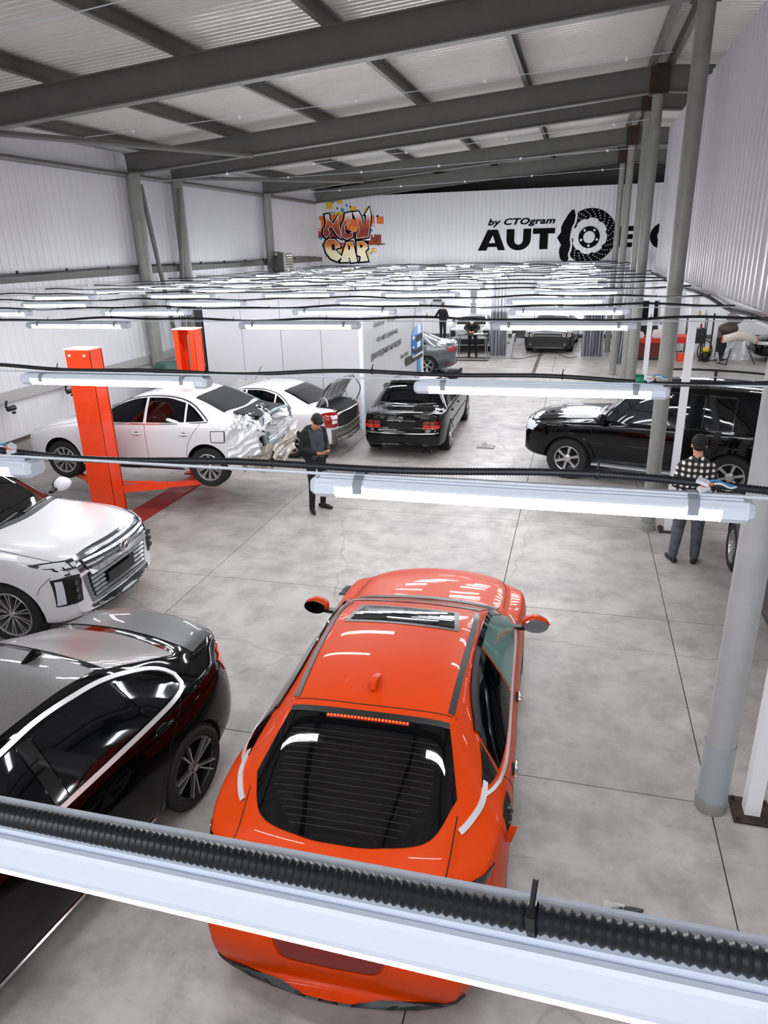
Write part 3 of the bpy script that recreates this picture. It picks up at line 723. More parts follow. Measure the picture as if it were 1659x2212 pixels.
def red_car():
    c = Car('fastback_sedan', 'glossy orange-red fastback sedan seen from above the tail, nearest the camera', (-1.17, 4.95, 0), 92.0, 4.9,
        top=[(2.45,.60),(2.38,.68),(2.2,.77),(1.8,.87),(1.3,.95),(.98,1.0),(.5,1.24),(.15,1.37),(-.25,1.44),(-.65,1.45),(-1.15,1.41),(-1.6,1.27),(-1.97,1.115),(-2.12,1.055),(-2.3,1.04),(-2.4,1.03),(-2.45,.97)],
        belt=[(2.45,.52),(2.2,.69),(1.5,.85),(.9,.92),(0,.95),(-1,.99),(-1.6,1.01),(-2.1,.98),(-2.45,.86)],
        w=[(2.45,.60),(2.3,.76),(2.05,.87),(1.5,.93),(.8,.915),(0,.915),(-.8,.925),(-1.4,.935),(-1.9,.91),(-2.25,.85),(-2.45,.74)],
        wr=[(2.45,.5),(2.2,.66),(1.3,.76),(.95,.74),(.5,.65),(0,.60),(-.7,.575),(-1.2,.565),(-1.7,.59),(-2.1,.66),(-2.45,.62)],
        bot=[(2.45,.28),(2.2,.2),(1.5,.19),(-1.4,.2),(-2.1,.21),(-2.45,.24)], paint=P_red, nose=.34, tail=.26,
        tailprof=[(.2,-.05),(.3,.01),(.42,.05),(.56,.05),(.66,-.02),(.8,-.09),(.98,-.05),(1.05,-.02)],
        wheels=[(1.48,.80,.33,.375),(-1.37,.80,.33,.375)])
    k = c.root; M_trim = mat('satin_trim', '2e2c2c', .35); Mg = M_glass
    M_glass_s = mat('rear_glass', '040506', .03, spec=.5)
    # greenhouse
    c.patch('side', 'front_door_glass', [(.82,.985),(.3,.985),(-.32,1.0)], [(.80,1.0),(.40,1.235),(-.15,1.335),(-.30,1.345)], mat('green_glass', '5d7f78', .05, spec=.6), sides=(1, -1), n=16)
    c.patch('side', 'rear_door_glass', [(-.36,1.0),(-.9,1.02),(-1.32,1.07)], [(-.34,1.345),(-.8,1.335),(-1.20,1.22)], Mg, sides=(1, -1))
    c.patch('side', 'quarter_glass', [(-1.36,1.075),(-1.45,1.09),(-1.56,1.115)], [(-1.24,1.21),(-1.4,1.16),(-1.56,1.12)], Mg, sides=(1, -1), n=8, k=3)
    c.line('side', 'rain_deflector', [[(.72,1.07),(.35,1.25),(-.2,1.36),(-.8,1.35),(-1.2,1.24)]], .05, mat('smoked_plastic', '0a0a0c', .06, coat=.6), .016, (1, -1))
    c.line('side', 'chrome_strip', [[(.92,.955),(.3,.962),(-.4,.98),(-1.0,1.0),(-1.35,1.045),(-1.62,1.105)]], .022, M_satin, .008, (1, -1))
    c.line('side', 'chrome_strip', [[(-1.50,1.12),(-1.62,1.10),(-1.75,1.085),(-1.88,1.07)]], .036, M_satin, .009, (1, -1))
    # roof strips, sunroof, rear glass, windscreen
    c.line('top', 'roof_strip', [[(.22,.535),(0,.555),(-.5,.545),(-1.22,.52)]], .045, M_trim, .005, (1, -1))
    c.patch('top', 'sunroof_frame', [(.12,.41),(.14,0),(.12,-.41)], [(-.28,.45),(-.26,0),(-.28,-.45)], M_trim, .004, 24, 5)
    c.patch('top', 'sunroof_glass', [(.08,.37),(.10,0),(.08,-.37)], [(-.23,.41),(-.215,0),(-.23,-.41)], M_glass, .010, 24, 5)
    c.patch('top', 'windscreen', [(.30,.55),(.36,0),(.30,-.55)], [(.88,.68),(1.0,0),(.88,-.68)], Mg, .006, 24, 8)
    c.patch('top', 'cowl', [(.93,.66),(1.04,0),(.93,-.66)], [(1.0,.68),(1.12,0),(1.0,-.68)], M_black, .006, 24, 2)
    c.patch('top', 'rear_glass', [(-1.33,.525),(-1.335,.25),(-1.335,0),(-1.335,-.25),(-1.33,-.525)], [(-1.72,.62),(-1.98,.50),(-2.075,.22),(-2.09,0),(-2.075,-.22),(-1.98,-.50),(-1.72,-.62)], M_glass_s, .006, 30, 12)
    lines = []
    for i in range(15):
        x = -1.46-.039*i; yy = .47-(max(0, i-9)*.03); lines.append([(x, yy), (x-.005, 0), (x, -yy)])
    c.line('top', 'heater_wires', lines, .0022, mat('heater_wire', '221c1a', .5), .0075, n=12)['kind'] = 'stuff'
    c.patch('top', 'rear_spoiler', [(-1.295,.52),(-1.30,0),(-1.295,-.52)], [(-1.335,.52),(-1.345,0),(-1.335,-.52)], M_black, .012, 20, 2)
    b = c.patch('top', 'brake_light', [(-1.345,.27),(-1.345,-.27)], [(-1.37,.27),(-1.37,-.27)], mat('brake_strip', '6a1008', .3), .012, 20, 2, sm=False)
    for i in range(24):
        p, n = c.hit('top', -1.357, -.26+.52*i/23); MB().sph(p+n*.014, .0075, 8, 4).build('led', mat('brake_led', 'ff3a14', .4, emit=6), b, 60)
    # fin antenna
    fin = MB(); prof = [(-.11, 0), (-.09, .06), (-.04, .065), (.06, .025), (.11, 0)]
    fin.prism(prof, .05, frame((0, .025, 0), (1,0,0), (0,0,1), (0,-1,0))); o = fin.build('fin_antenna', P_red, k)
    p, n = c.hit('top', -1.03, 0.02); o.location = p
    md = o.modifiers.new('bevel', 'BEVEL'); md.width = .012; md.segments = 3
    c.seams(side=[[(.95,.92),(.93,.6),(.88,.25)], [(-.33,.98),(-.36,.6),(-.38,.24)], [(-1.33,1.04),(-1.15,.75),(-1.02,.4),(-1.0,.25)]],
            top=[[(-1.235,.56),(-1.245,0),(-1.235,-.56)], [(1.05,.72),(1.7,.70),(2.25,.58)], [(1.05,-.72),(1.7,-.70),(2.25,-.58)], [(-1.80,.635),(-2.05,.62),(-2.3,.61)], [(-1.80,-.635),(-2.05,-.62),(-2.3,-.61)]],
            rear=[[(.62,.98),(.60,.74),(.2,.70),(-.2,.70),(-.60,.74),(-.62,.98)]])
    # tail: lamps, bumper recess, black lower bumper
    M_tl = mat('dark_tail_lens', '1a0506', .08, coat=1)
    c.patch('side', 'tail_lamp', [(-1.92,.93),(-2.1,.95),(-2.33,.96)], [(-1.92,.92),(-2.1,.88),(-2.33,.85)], M_tl, .008, 12, 3, (1, -1))
    c.patch('rear', 'tail_lamp', [(.80,.93),(.4,.95),(0,.955),(-.4,.95),(-.80,.93)], [(.80,.88),(.4,.91),(0,.915),(-.4,.91),(-.80,.88)], M_tl, .008, 24, 3)
    c.patch('rear', 'plate_recess', [(.34,.60),(0,.605),(-.34,.60)], [(.27,.46),(0,.455),(-.27,.46)], mat('recess_shade_red', '6e1204', .35, coat=.3), .004, 16, 4)  # shade of the recess put into a darker red than the body
    c.line('rear', 'recess_edge', [[(.35,.60),(.30,.48),(.24,.45),(0,.445),(-.24,.45),(-.30,.48),(-.35,.60)]], .014, P_red, .012, sm=False)
    c.patch('rear', 'lower_bumper', [(.74,.305),(.4,.28),(0,.27),(-.4,.28),(-.74,.305)], [(.70,.27),(.4,.25),(0,.24),(-.4,.25),(-.70,.27)], M_black, .014, 40, 6)
    # fuel flap standing open on the right
    f = c.patch('side', 'fuel_pocket', [(-1.42,1.0),(-1.52,1.01),(-1.63,1.0)], [(-1.42,.88),(-1.52,.84),(-1.63,.86)], M_dark, .006, 10, 5, (-1,))
    for i in range(14):
        p, n = c.hit('side', -1.45-.15*random.random(), .88+.1*random.random(), -1); MB().box(p+n*.01, (.02+.02*random.random(), .012, .015), (random.random(), random.random(), 0)).build('fuel_pocket_fitting', mat('fitting', '3a3a3c', .3), f)
    fl_ = MB(); p, n = c.hit('side', -1.66, .9, -1); fl_.box(p+n*.025, (.007, .045, .12), (.3, 0, .2)); fl_.build('fuel_flap', P_red, k)
    c.mirror(.70, 1.02, 1.01, P_red, (.11, .125, .08))
    c.handles([(-.22,.86), (-1.08,.89)], M_chrome)
    c.add_wheels(dict(n=5, double=.16, w=.045, ri=.7))
    c.line('side', 'sill', [[(.95,.24),(-.95,.24)]], .07, M_black, .01, (1, -1))
    # front lamps and grille (out of sight from here, present all the same)
    c.patch('front', 'headlamp', [(.62,.66),(.75,.68),(.82,.69)], [(.6,.6),(.75,.61),(.83,.63)], mat('lamp_clear', 'd0d4d8', .05, spec=.7), .01, 8, 3, (1, -1))
    c.patch('front', 'grille', [(.6,.62),(0,.63),(-.6,.62)], [(.5,.42),(0,.4),(-.5,.42)], M_black, .01, 14, 4)
    return c
RED = red_car()
# ------------------------------------------------------------------ the other cars
def crumple(name, P00, P10, P01, P11, m, parent, n=22, amp=.06, seed=1, thick=.008, sm=48):
    rnd = np.random.RandomState(seed); ph = rnd.rand(8, 3)*6; fr = rnd.uniform(2, 9, (8, 2))
    P00, P10, P01, P11 = [np.array(p, float) for p in (P00, P10, P01, P11)]
    nrm = np.cross(P10-P00, P01-P00); nrm /= np.linalg.norm(nrm); rows, back = [], []
    for i in range(n):
        r, b = [], []
        for j in range(n):
            u, v = i/(n-1), j/(n-1); p = P00*(1-u)*(1-v)+P10*u*(1-v)+P01*(1-u)*v+P11*u*v
            d = sum((abs(math.sin(fr[k][0]*u*1.6+fr[k][1]*v*1.1+ph[k][0]+.8*math.sin(v*5+ph[k][1])))-.5)*(1.6 if k < 3 else .7) for k in range(8))/8*2.2
            e = np.array([math.sin(9*u+ph[0][2]+4*v), math.sin(7*v+ph[1][2]+5*u), math.sin(8*u-6*v)])*amp*.25+rnd.uniform(-.12, .12, 3)*amp*.4; q = p+nrm*d*amp+e; r.append(q); b.append(q-nrm*thick)
        rows.append(r); back.append(b)
    q = MB(); q.grid(rows); q.grid(back, flip=True); k = n*n
    ring = [j for j in range(n)]+[i*n+n-1 for i in range(1, n)]+[(n-1)*n+j for j in range(n-2, -1, -1)]+[i*n for i in range(n-2, 0, -1)]
    for t in range(len(ring)): a, b = ring[t], ring[(t+1) % len(ring)]; q.f.append([a, b, b+k, a+k]); q.m.append(0)
    return q.build(name, m, parent, sm)
M_lens_red = mat('tail_lens', '8a0a08', .06, coat=1)
M_lens_or = mat('tail_lens_orange', 'd8301a', .08, coat=1)  # orange-red lens colour, gives off no light
M_clear = mat('lamp_clear', 'd0d4d8', .05, spec=.7)
M_lampdark = mat('lamp_dark', '2a2c30', .06, coat=1)
P_black = mat('black_paint', '030304', .06, spec=.35)
P_white = paint('white_pearl', 'd6d5d8', 0, .3)

GS = dict(top=[(2.42,.58),(2.36,.66),(2.15,.77),(1.7,.88),(1.2,.96),(.85,1.02),(.35,1.27),(0,1.40),(-.4,1.465),(-.8,1.455),(-1.2,1.37),(-1.6,1.2),(-1.85,1.11),(-2.05,1.085),(-2.3,1.07),(-2.42,.98)],
    belt=[(2.42,.5),(2.15,.70),(1.5,.86),(.8,.93),(0,.955),(-1,.985),(-1.7,1.0),(-2.1,.99),(-2.42,.85)],
    w=[(2.42,.62),(2.25,.78),(2.0,.87),(1.5,.915),(0,.91),(-1.4,.92),(-1.9,.89),(-2.25,.82),(-2.42,.70)],
    wr=[(2.42,.5),(2.2,.66),(1.3,.75),(.85,.73),(.4,.64),(0,.60),(-.8,.585),(-1.3,.60),(-1.8,.66),(-2.1,.68),(-2.42,.6)],
    bot=[(2.42,.28),(2.2,.2),(1.5,.19),(-1.4,.2),(-2.1,.24),(-2.42,.34)])
def sedan(name, label, loc, yaw, pt, glass=M_glass, wheel=dict(n=10, w=.026), rimmat=None, drop=0, rear_glass=True, front=True, rear=True, trim=M_chrome, over=None, wheels=True, mirrors=True, hm=None, **kw):
    g = dict(GS); g.update(over or {})
    c = Car(name, label, loc, yaw, 4.84, paint=pt, wheels=[(1.40,.79,.33,.375),(-1.38,.79,.33,.375)], **g, **kw)
    c.patch('side', 'front_door_glass', [(.74,.99),(.2,.99),(-.24,1.005)], [(.72,1.0),(.36,1.215),(0,1.335),(-.24,1.375)], glass, sides=(1, -1), n=14)
    c.patch('side', 'rear_door_glass', [(-.30,1.005),(-.7,1.015),(-1.0,1.03)], [(-.29,1.375),(-.65,1.375),(-.97,1.31)], glass, sides=(1, -1), n=12)
    c.patch('side', 'quarter_glass', [(-1.04,1.035),(-1.2,1.045),(-1.36,1.06)], [(-1.01,1.30),(-1.15,1.22),(-1.34,1.075)], glass, sides=(1, -1), n=8, k=3)
    if trim: c.line('side', 'window_trim', [[(.82,.965),(.2,.968),(-.6,.99),(-1.42,1.04)]], .018, trim, .008, (1, -1))
    c.line('side', 'window_edge', [[(.80,.985),(.36,1.235),(0,1.36),(-.4,1.405),(-.8,1.385),(-1.1,1.29),(-1.42,1.06)]], .02, M_black, .006, (1, -1))
    c.patch('top', 'windscreen', [(.08,.55),(.12,0),(.08,-.55)], [(.78,.68),(.90,0),(.78,-.68)], glass, .006, 20, 7)
    if rear_glass: c.patch('top', 'rear_glass', [(-1.12,.53),(-1.14,0),(-1.12,-.53)], [(-1.72,.60),(-1.82,0),(-1.72,-.60)], glass, .006, 20, 6)
    c.seams(side=[[(.90,.93),(.88,.6),(.84,.25)], [(-.27,.98),(-.29,.6),(-.31,.24)], [(-1.30,1.03),(-1.08,.72),(-1.0,.4),(-.98,.25)]],
            top=[[(.98,.72),(1.6,.72),(2.2,.6)], [(.98,-.72),(1.6,-.72),(2.2,-.6)]])
    c.line('side', 'sill', [[(.92,.24),(-.92,.24)]], .06, M_black, .008, (1, -1))
    if mirrors: c.mirror(.68, 1.02, 1.03, pt, (.10, .12, .08))
    c.handles([(-.12,.82), (-1.0,.84)], hm or pt)
    if wheels: c.add_wheels(wheel, drop=drop, mats=rimmat)
    if front:
        c.patch('front', 'headlamp', [(.52,.70),(.68,.715),(.80,.72)], [(.52,.61),(.68,.61),(.82,.63)], M_clear, .012, 10, 3, (1, -1))
        c.patch('front', 'grille', [(.46,.68),(0,.69),(-.46,.68)], [(.42,.56),(0,.55),(-.42,.56)], M_black, .01, 14, 3)
        c.patch('front', 'air_intake', [(.55,.44),(0,.44),(-.55,.44)], [(.50,.33),(0,.32),(-.50,.33)], M_black, .01, 14, 3)
    if rear:
        c.patch('rear', 'tail_lamp', [(.40,.92),(.6,.93),(.80,.92)], [(.42,.78),(.6,.77),(.82,.76)], M_lens_red, .01, 10, 3, (1, -1))
        c.line('rear', 'boot_gap', [[(.60,1.0),(.56,.72),(0,.70),(-.56,.72),(-.60,1.0)]], .008, M_dark, .002, sm=False, n=40)
    return c

# --- black executive saloon at the lower left
def black_saloon():
    c = Car('executive_saloon', 'shiny black saloon with chrome window frame, at the lower left', (-3.79, 2.63, 0), -97.2, 4.96, paint=P_black,
        top=[(2.48,.60),(2.4,.70),(2.1,.80),(1.5,.91),(.9,1.02),(.45,1.24),(.1,1.38),(-.3,1.46),(-.7,1.47),(-1.1,1.42),(-1.55,1.27),(-1.9,1.15),(-2.1,1.125),(-2.35,1.115),(-2.48,1.03)],
        belt=[(2.48,.5),(2.2,.72),(1.5,.87),(.8,.94),(0,.965),(-1,.995),(-1.7,1.01),(-2.1,1.0),(-2.48,.86)],
        w=[(2.48,.62),(2.3,.78),(2.05,.88),(1.5,.93),(.6,.92),(-.6,.925),(-1.45,.935),(-1.95,.905),(-2.3,.84),(-2.48,.72)],
        wr=[(2.48,.5),(2.2,.68),(1.3,.76),(.9,.74),(.4,.65),(0,.62),(-.8,.60),(-1.3,.60),(-1.8,.68),(-2.1,.72),(-2.48,.62)],
        bot=[(2.48,.28),(2.2,.2),(1.5,.19),(-1.4,.2),(-2.1,.24),(-2.48,.34)], nose=.3, tail=.24, tailprof=[(.2,-.1),(.4,0),(.7,-.02),(.95,-.06),(1.1,.02)],
        wheels=[(1.48,.80,.34,.385),(-1.5,.80,.34,.385)])
    M_dust_sheen = mat('dusty_sheen_roof', '5c5a58', .38, coat=.3, noise=.35, nscale=60)  # dust speckle over a grey reflection that is put into the colour
    c.patch('top', 'roof_panel', [(.02,.52),(.06,0),(.02,-.52)], [(-1.08,.50),(-1.10,0),(-1.08,-.50)], M_dust_sheen, .003, 24, 12)
    c.patch('top', 'rear_glass', [(-1.14,.54),(-1.16,0),(-1.14,-.54)], [(-1.76,.62),(-1.86,0),(-1.76,-.62)], mat('painted_sheen_glass', '6a6564', .3, coat=.25), .006, 20, 7)  # pinkish-grey reflection is put into the glass colour
    c.patch('top', 'boot_lid', [(-1.92,.68),(-1.98,0),(-1.92,-.68)], [(-2.40,.60),(-2.44,0),(-2.40,-.60)], mat('dusty_boot', '1a1a1b', .32, coat=.25, noise=.4, nscale=40), .006, 22, 6)
    c.patch('top', 'windscreen', [(.16,.56),(.2,0),(.16,-.56)], [(.84,.70),(.98,0),(.84,-.70)], M_glass, .006, 20, 7)
    c.patch('side', 'front_door_glass', [(.80,.985),(.3,.99),(-.26,1.005)], [(.78,1.0),(.40,1.23),(.05,1.34),(-.26,1.39)], M_glass, sides=(1, -1), n=14)
    c.patch('side', 'rear_door_glass', [(-.38,1.01),(-.8,1.02),(-1.12,1.035)], [(-.38,1.39),(-.75,1.385),(-1.06,1.33)], M_glass, sides=(1, -1), n=12)
    c.patch('side', 'quarter_glass', [(-1.15,1.037),(-1.35,1.05),(-1.52,1.075)], [(-1.09,1.325),(-1.3,1.25),(-1.50,1.13)], M_glass, sides=(1, -1), n=8, k=4)
    c.patch('side', 'door_pillar', [(-.27,1.0),(-.37,1.0)], [(-.27,1.385),(-.37,1.385)], mat('gloss_black', '020202', .05, coat=1), .009, 4, 6, (1, -1))
    c.line('side', 'chrome_frame', [[(.9,.965),(.3,.972),(-.6,.99),(-1.2,1.012),(-1.45,1.03),(-1.56,1.06),(-1.585,1.12),(-1.52,1.19),(-1.38,1.26),(-1.1,1.36),(-.8,1.412),(-.4,1.42),(0,1.365),(.4,1.255),(.85,.99)]], .034, M_satin, .010, (1, -1), n=90)
    c.handles([(-.18,.90), (-1.2,.93)], P_black, (1, -1), (.12, .022, .02))
    c.seams(side=[[(.95,.93),(.92,.6),(.88,.25)], [(-.31,.98),(-.33,.6),(-.35,.24)], [(-1.5,1.04),(-1.25,.75),(-1.08,.4),(-1.06,.25)]], top=[[(-1.9,.70),(-2.2,.68),(-2.42,.64)], [(-1.9,-.70),(-2.2,-.68),(-2.42,-.64)]])
    c.line('side', 'sill_chrome', [[(1.0,.27),(-1.0,.27)]], .018, M_chrome, .012, (1, -1))
    c.line('side', 'crease_line', [[(1.8,.84),(.5,.86),(-1,.885),(-2.1,.92)]], .012, P_black, .010, (1, -1))
    c.patch('side', 'tail_lamp', [(-2.16,1.0),(-2.28,1.01),(-2.40,1.01)], [(-2.16,.96),(-2.28,.90),(-2.40,.87)], M_lens_or, .012, 8, 4, (1, -1))
    c.patch('rear', 'tail_lamp', [(.38,.95),(.6,.96),(.80,.96)], [(.42,.85),(.6,.84),(.80,.83)], M_lens_or, .012, 10, 4, (1, -1))
    fin = MB(); fin.prism([(-.10, 0), (-.085, .055), (-.06, .065), (-.02, .05), (.10, 0)], .05, frame((0, .025, 0), (1,0,0), (0,0,1), (0,-1,0)))
    o = fin.build('fin_antenna', P_black, c.root); p, n = c.hit('top', -.98, 0); o.location = p; md = o.modifiers.new('bevel', 'BEVEL'); md.width = .015; md.segments = 3
    c.mirror(.78, 1.05, 1.03, P_black)
    c.add_wheels(dict(n=5, double=.17, w=.013, ri=.76, z=.85, hub=.045, rot=.1), .25)
    for w_ in c.root.children:
        if w_.name.startswith('wheel'):
            for ch in w_.children:
                if ch.name.startswith('rim'): ch.data.materials[0] = M_black
    c.patch('front', 'headlamp', [(.52,.72),(.68,.735),(.82,.74)], [(.52,.63),(.68,.63),(.84,.65)], M_clear, .012, 10, 3, (1, -1))
    c.patch('front', 'grille', [(.40,.72),(0,.73),(-.40,.72)], [(.36,.5),(0,.49),(-.36,.5)], M_black, .01, 14, 3)
black_saloon()

# --- white family off-roader with the big chrome grille
def white_suv():
    c = Car('family_offroader', 'white off-roader with big chrome block grille facing right', (-7.55, 6.67, 0), 2.0, 4.98, paint=P_white,
        top=[(2.49,.86),(2.44,1.00),(2.25,1.08),(1.8,1.13),(1.3,1.17),(1.0,1.20),(.55,1.46),(.15,1.66),(-.2,1.735),(-1.0,1.75),(-1.8,1.70),(-2.2,1.60),(-2.4,1.35),(-2.49,1.1)],
        belt=[(2.49,.8),(2.3,.98),(1.5,1.06),(.9,1.10),(0,1.13),(-1,1.16),(-2,1.20),(-2.49,1.0)],
        w=[(2.49,.80),(2.38,.89),(2.15,.945),(1.6,.985),(0,.975),(-1.5,.985),(-2.2,.95),(-2.49,.85)],
        wr=[(2.49,.72),(2.2,.80),(1.3,.84),(1.0,.82),(.5,.73),(0,.69),(-1,.68),(-2,.66),(-2.49,.6)],
        bot=[(2.49,.34),(2.3,.26),(1.5,.24),(-1.5,.25),(-2.2,.3),(-2.49,.4)], nose=.30, tail=.2, noseprof=[(.2,-.05),(.35,0),(.7,0),(.95,-.03),(1.1,-.12)],
        wheels=[(1.53,.84,.38,.43),(-1.37,.84,.38,.43)], edge=.06)
    k = c.root; M_gch = mat('grille_chrome', '85888c', .16, 1); M_gd = mat('grille_dark', '111214', .25)
    c.patch('top', 'windscreen', [(.22,.62),(.28,0),(.22,-.62)], [(.93,.76),(1.08,0),(.93,-.76)], M_glass, .006, 24, 8)
    c.patch('top', 'scuttle', [(.98,.76),(1.09,0),(.98,-.76)], [(1.04,.78),(1.18,0),(1.04,-.78)], M_black, .007, 24, 2)
    c.patch('top', 'sunroof_glass', [(0,.5),(.03,0),(0,-.5)], [(-1.2,.5),(-1.2,0),(-1.2,-.5)], M_glass, .006, 20, 6)
    c.patch('side', 'front_door_glass', [(.9,1.15),(.3,1.16),(-.2,1.17)], [(.86,1.2),(.5,1.42),(.15,1.6),(-.2,1.64)], M_glass, sides=(1, -1), n=14)
    c.patch('side', 'rear_door_glass', [(-.28,1.17),(-.8,1.18),(-1.22,1.2)], [(-.28,1.64),(-.8,1.64),(-1.2,1.6)], M_glass, sides=(1, -1), n=12)
    c.patch('side', 'quarter_glass', [(-1.3,1.2),(-1.7,1.22),(-2.05,1.25)], [(-1.28,1.6),(-1.7,1.57),(-2.0,1.5)], M_glass, sides=(1, -1), n=10)
    c.line('side', 'chrome_trim', [[(1.0,1.12),(0,1.145),(-1,1.165),(-2.1,1.22)]], .025, M_chrome, .009, (1, -1))
    c.seams(side=[[(1.02,1.08),(.98,.7),(.95,.3)], [(-.24,1.14),(-.26,.7),(-.28,.3)], [(-1.3,1.16),(-1.1,.7),(-1.0,.3)], [(2.1,.86),(1.98,.75),(1.93,.66)]], top=[[(1.15,.80),(1.8,.82),(2.28,.76)], [(1.15,-.80),(1.8,-.82),(2.28,-.76)]])
    # grille: frame, dark field, rows of chrome blocks
    fr = c.patch('front', 'grille_frame', [(.70,1.00),(.4,1.035),(0,1.04),(-.4,1.035),(-.70,1.00)], [(.56,.42),(.3,.40),(0,.395),(-.3,.40),(-.56,.42)], M_gch, .014, 24, 8)
    gf = c.patch('front', 'grille_field', [(.62,.965),(.3,.985),(0,.99),(-.3,.985),(-.62,.965)], [(.50,.46),(.25,.45),(0,.445),(-.25,.45),(-.50,.46)], M_gd, .024, 24, 8)
    M_gb = mat('grille_block_satin', 'b4b6b8', .3, .7)
    for r_ in range(9):
        z = .945-.056*r_; wx = .60-.0105*r_; n = 9
        for i in range(n):
            y0 = -wx+2*wx*i/n+.004; y1 = -wx+2*wx*(i+1)/n-.004
            if r_ in (5, 6, 7) and abs((y0+y1)/2) < .25: continue
            q = MB(); vv = []; hh = .011 if r_ > 1 else .020
            for yy, zz, o in ((y0, z+hh, .020), (y1, z+hh, .020), (y1, z-.010, .050), (y0, z-.010, .050), (y1, z-.022, .020), (y0, z-.022, .020)):
                p, nn = c.hit('front', yy, zz); vv.append(p+nn*o)
            q.add(vv, [(0, 3, 2, 1), (3, 5, 4, 2), (0, 5, 3), (1, 2, 4)]); q.build('grille_block', M_gb, gf)
    c.patch('front', 'number_plate_holder', [(.27,.66),(0,.662),(-.27,.66)], [(.27,.53),(0,.53),(-.27,.53)], M_black, .06, 10, 3)
    p, nn = c.hit('front', 0, .90)
    em = MB(); Mx = frame(p+nn*.07, (0, 1, 0), (0, 0, 1), (1, 0, 0))
    em.tube([Mx@Vector((.105*math.cos(a), .062*math.sin(a), 0)) for a in np.linspace(0, 2*PI, 28, endpoint=False)], .009, 8, closed=True)
    em.tube([Mx@Vector(q) for q in smooth_line([(-.048,-.05,0),(-.034,.0,0),(-.026,.052,0)], 8)], .011, 8).tube([Mx@Vector(q) for q in smooth_line([(.026,-.052,0),(.034,0,0),(.048,.05,0)], 8)], .011, 8).tube([Mx@Vector(q) for q in smooth_line([(-.036,-.012,0),(0,.0,0),(.036,.012,0)], 8)], .010, 8)
    em.build('badge', M_chrome, k, 60)
    for sg in (1, -1):
        h = c.patch('front', 'headlamp', [(.66,.985),(.74,.985),(.86,.97)], [(.64,.90),(.74,.905),(.86,.915)], M_lampdark, .012, 10, 3, (sg,))
        for i in range(3): c.patch('front', 'lamp_block', [(.665+.066*i,.972),(.715+.066*i,.970)], [(.66+.066*i,.925),(.71+.066*i,.928)], M_clear, .018, 3, 2, (sg,), parent=h, sm=False)
        f = c.patch('front', 'fog_lamp_panel', [(.68,.83),(.79,.845),(.90,.83)], [(.70,.52),(.80,.515),(.90,.51)], M_black, .012, 8, 5, (sg,))
        c.patch('front', 'daytime_lamp', [(.845,.81),(.885,.81)], [(.85,.54),(.895,.53)], mat('lamp_strip', 'c9ccd8', .2), .022, 4, 5, (sg,), parent=f, sm=False)
        for i in range(3):
            p, nn = c.hit('front', sg*.755, .765-.085*i); MB().lathe([(.034, 0), (.034, .014), (.024, .008), (0, .012)], 14, frame(p+nn*.014, (0,1,0), (0,0,1), nn)).build('lamp_cell', mat('cell_dark', '44464a', .2, .6), f, 40)
        c.patch('side', 'headlamp_side', [(2.24,.995),(2.05,1.005),(1.86,1.01)], [(2.27,.93),(2.05,.955),(1.90,.985)], M_lampdark, .012, 8, 3, (sg,)); c.patch('side', 'lamp_block', [(2.2,.985),(1.98,.998)], [(2.2,.945),(2.02,.968)], M_clear, .018, 5, 3, (sg,), sm=False, parent=h)
        s_ = c.patch('front', 'washer_cap', [(.77,.875),(.81,.873)], [(.77,.855),(.81,.853)], M_lampdark, .012, 3, 2, (sg,), sm=False)
    c.patch('front', 'lower_grille', [(.60,.40),(.3,.385),(0,.38),(-.3,.385),(-.60,.40)], [(.58,.32),(.3,.31),(0,.305),(-.3,.31),(-.58,.32)], M_black, .014, 20, 3)
    for i in range(9):
        y = -.5+i*.125; p, nn = c.hit('front', y, .36); MB().box(p+nn*.022, (.02, .07, .012), (0, 0, math.atan2(nn.y, nn.x))).build('lower_grille_block', M_gch, k)
    c.line('front', 'skid_chrome', [[(.72,.345),(.5,.305),(0,.29),(-.5,.305),(-.72,.345)]], .05, M_chrome, .012)
    c.line('side', 'arch_trim', [[(1.53+.46*math.cos(a), .38+.46*math.sin(a)) for a in np.linspace(.15, PI-.15, 15)]], .05, P_white, .014, (1, -1), n=30)
    for y, z in ((-.86,.60),(-.80,.56)):
        p, nn = c.hit('front', y, z); MB().lathe([(.012, 0), (.012, .004), (0, .005)], 10, frame(p+nn*.002, Vector((0,0,1)).cross(nn).normalized(), (0,0,1), nn)).build('parking_sensor', mat('sensor_grey', 'b0b2b4', .4), k)
    c.mirror(.86, 1.13, 1.24, P_white, (.12, .14, .10))
    c.handles([(-.1,1.0), (-1.15,1.02)], P_white)
    c.add_wheels(dict(n=10, double=.10, w=.016, ri=.72, z=.75), .26)
    c.line('top', 'wiper', [[(1.06,.1),(.98,.62)], [(1.08,-.45),(1.0,.05)]], .025, M_black, .02)
    c.patch('rear', 'tail_lamp', [(.6,1.2),(.8,1.2)], [(.6,.8),(.85,.8)], M_lens_red, .01, 6, 4, (1, -1))
white_suv()

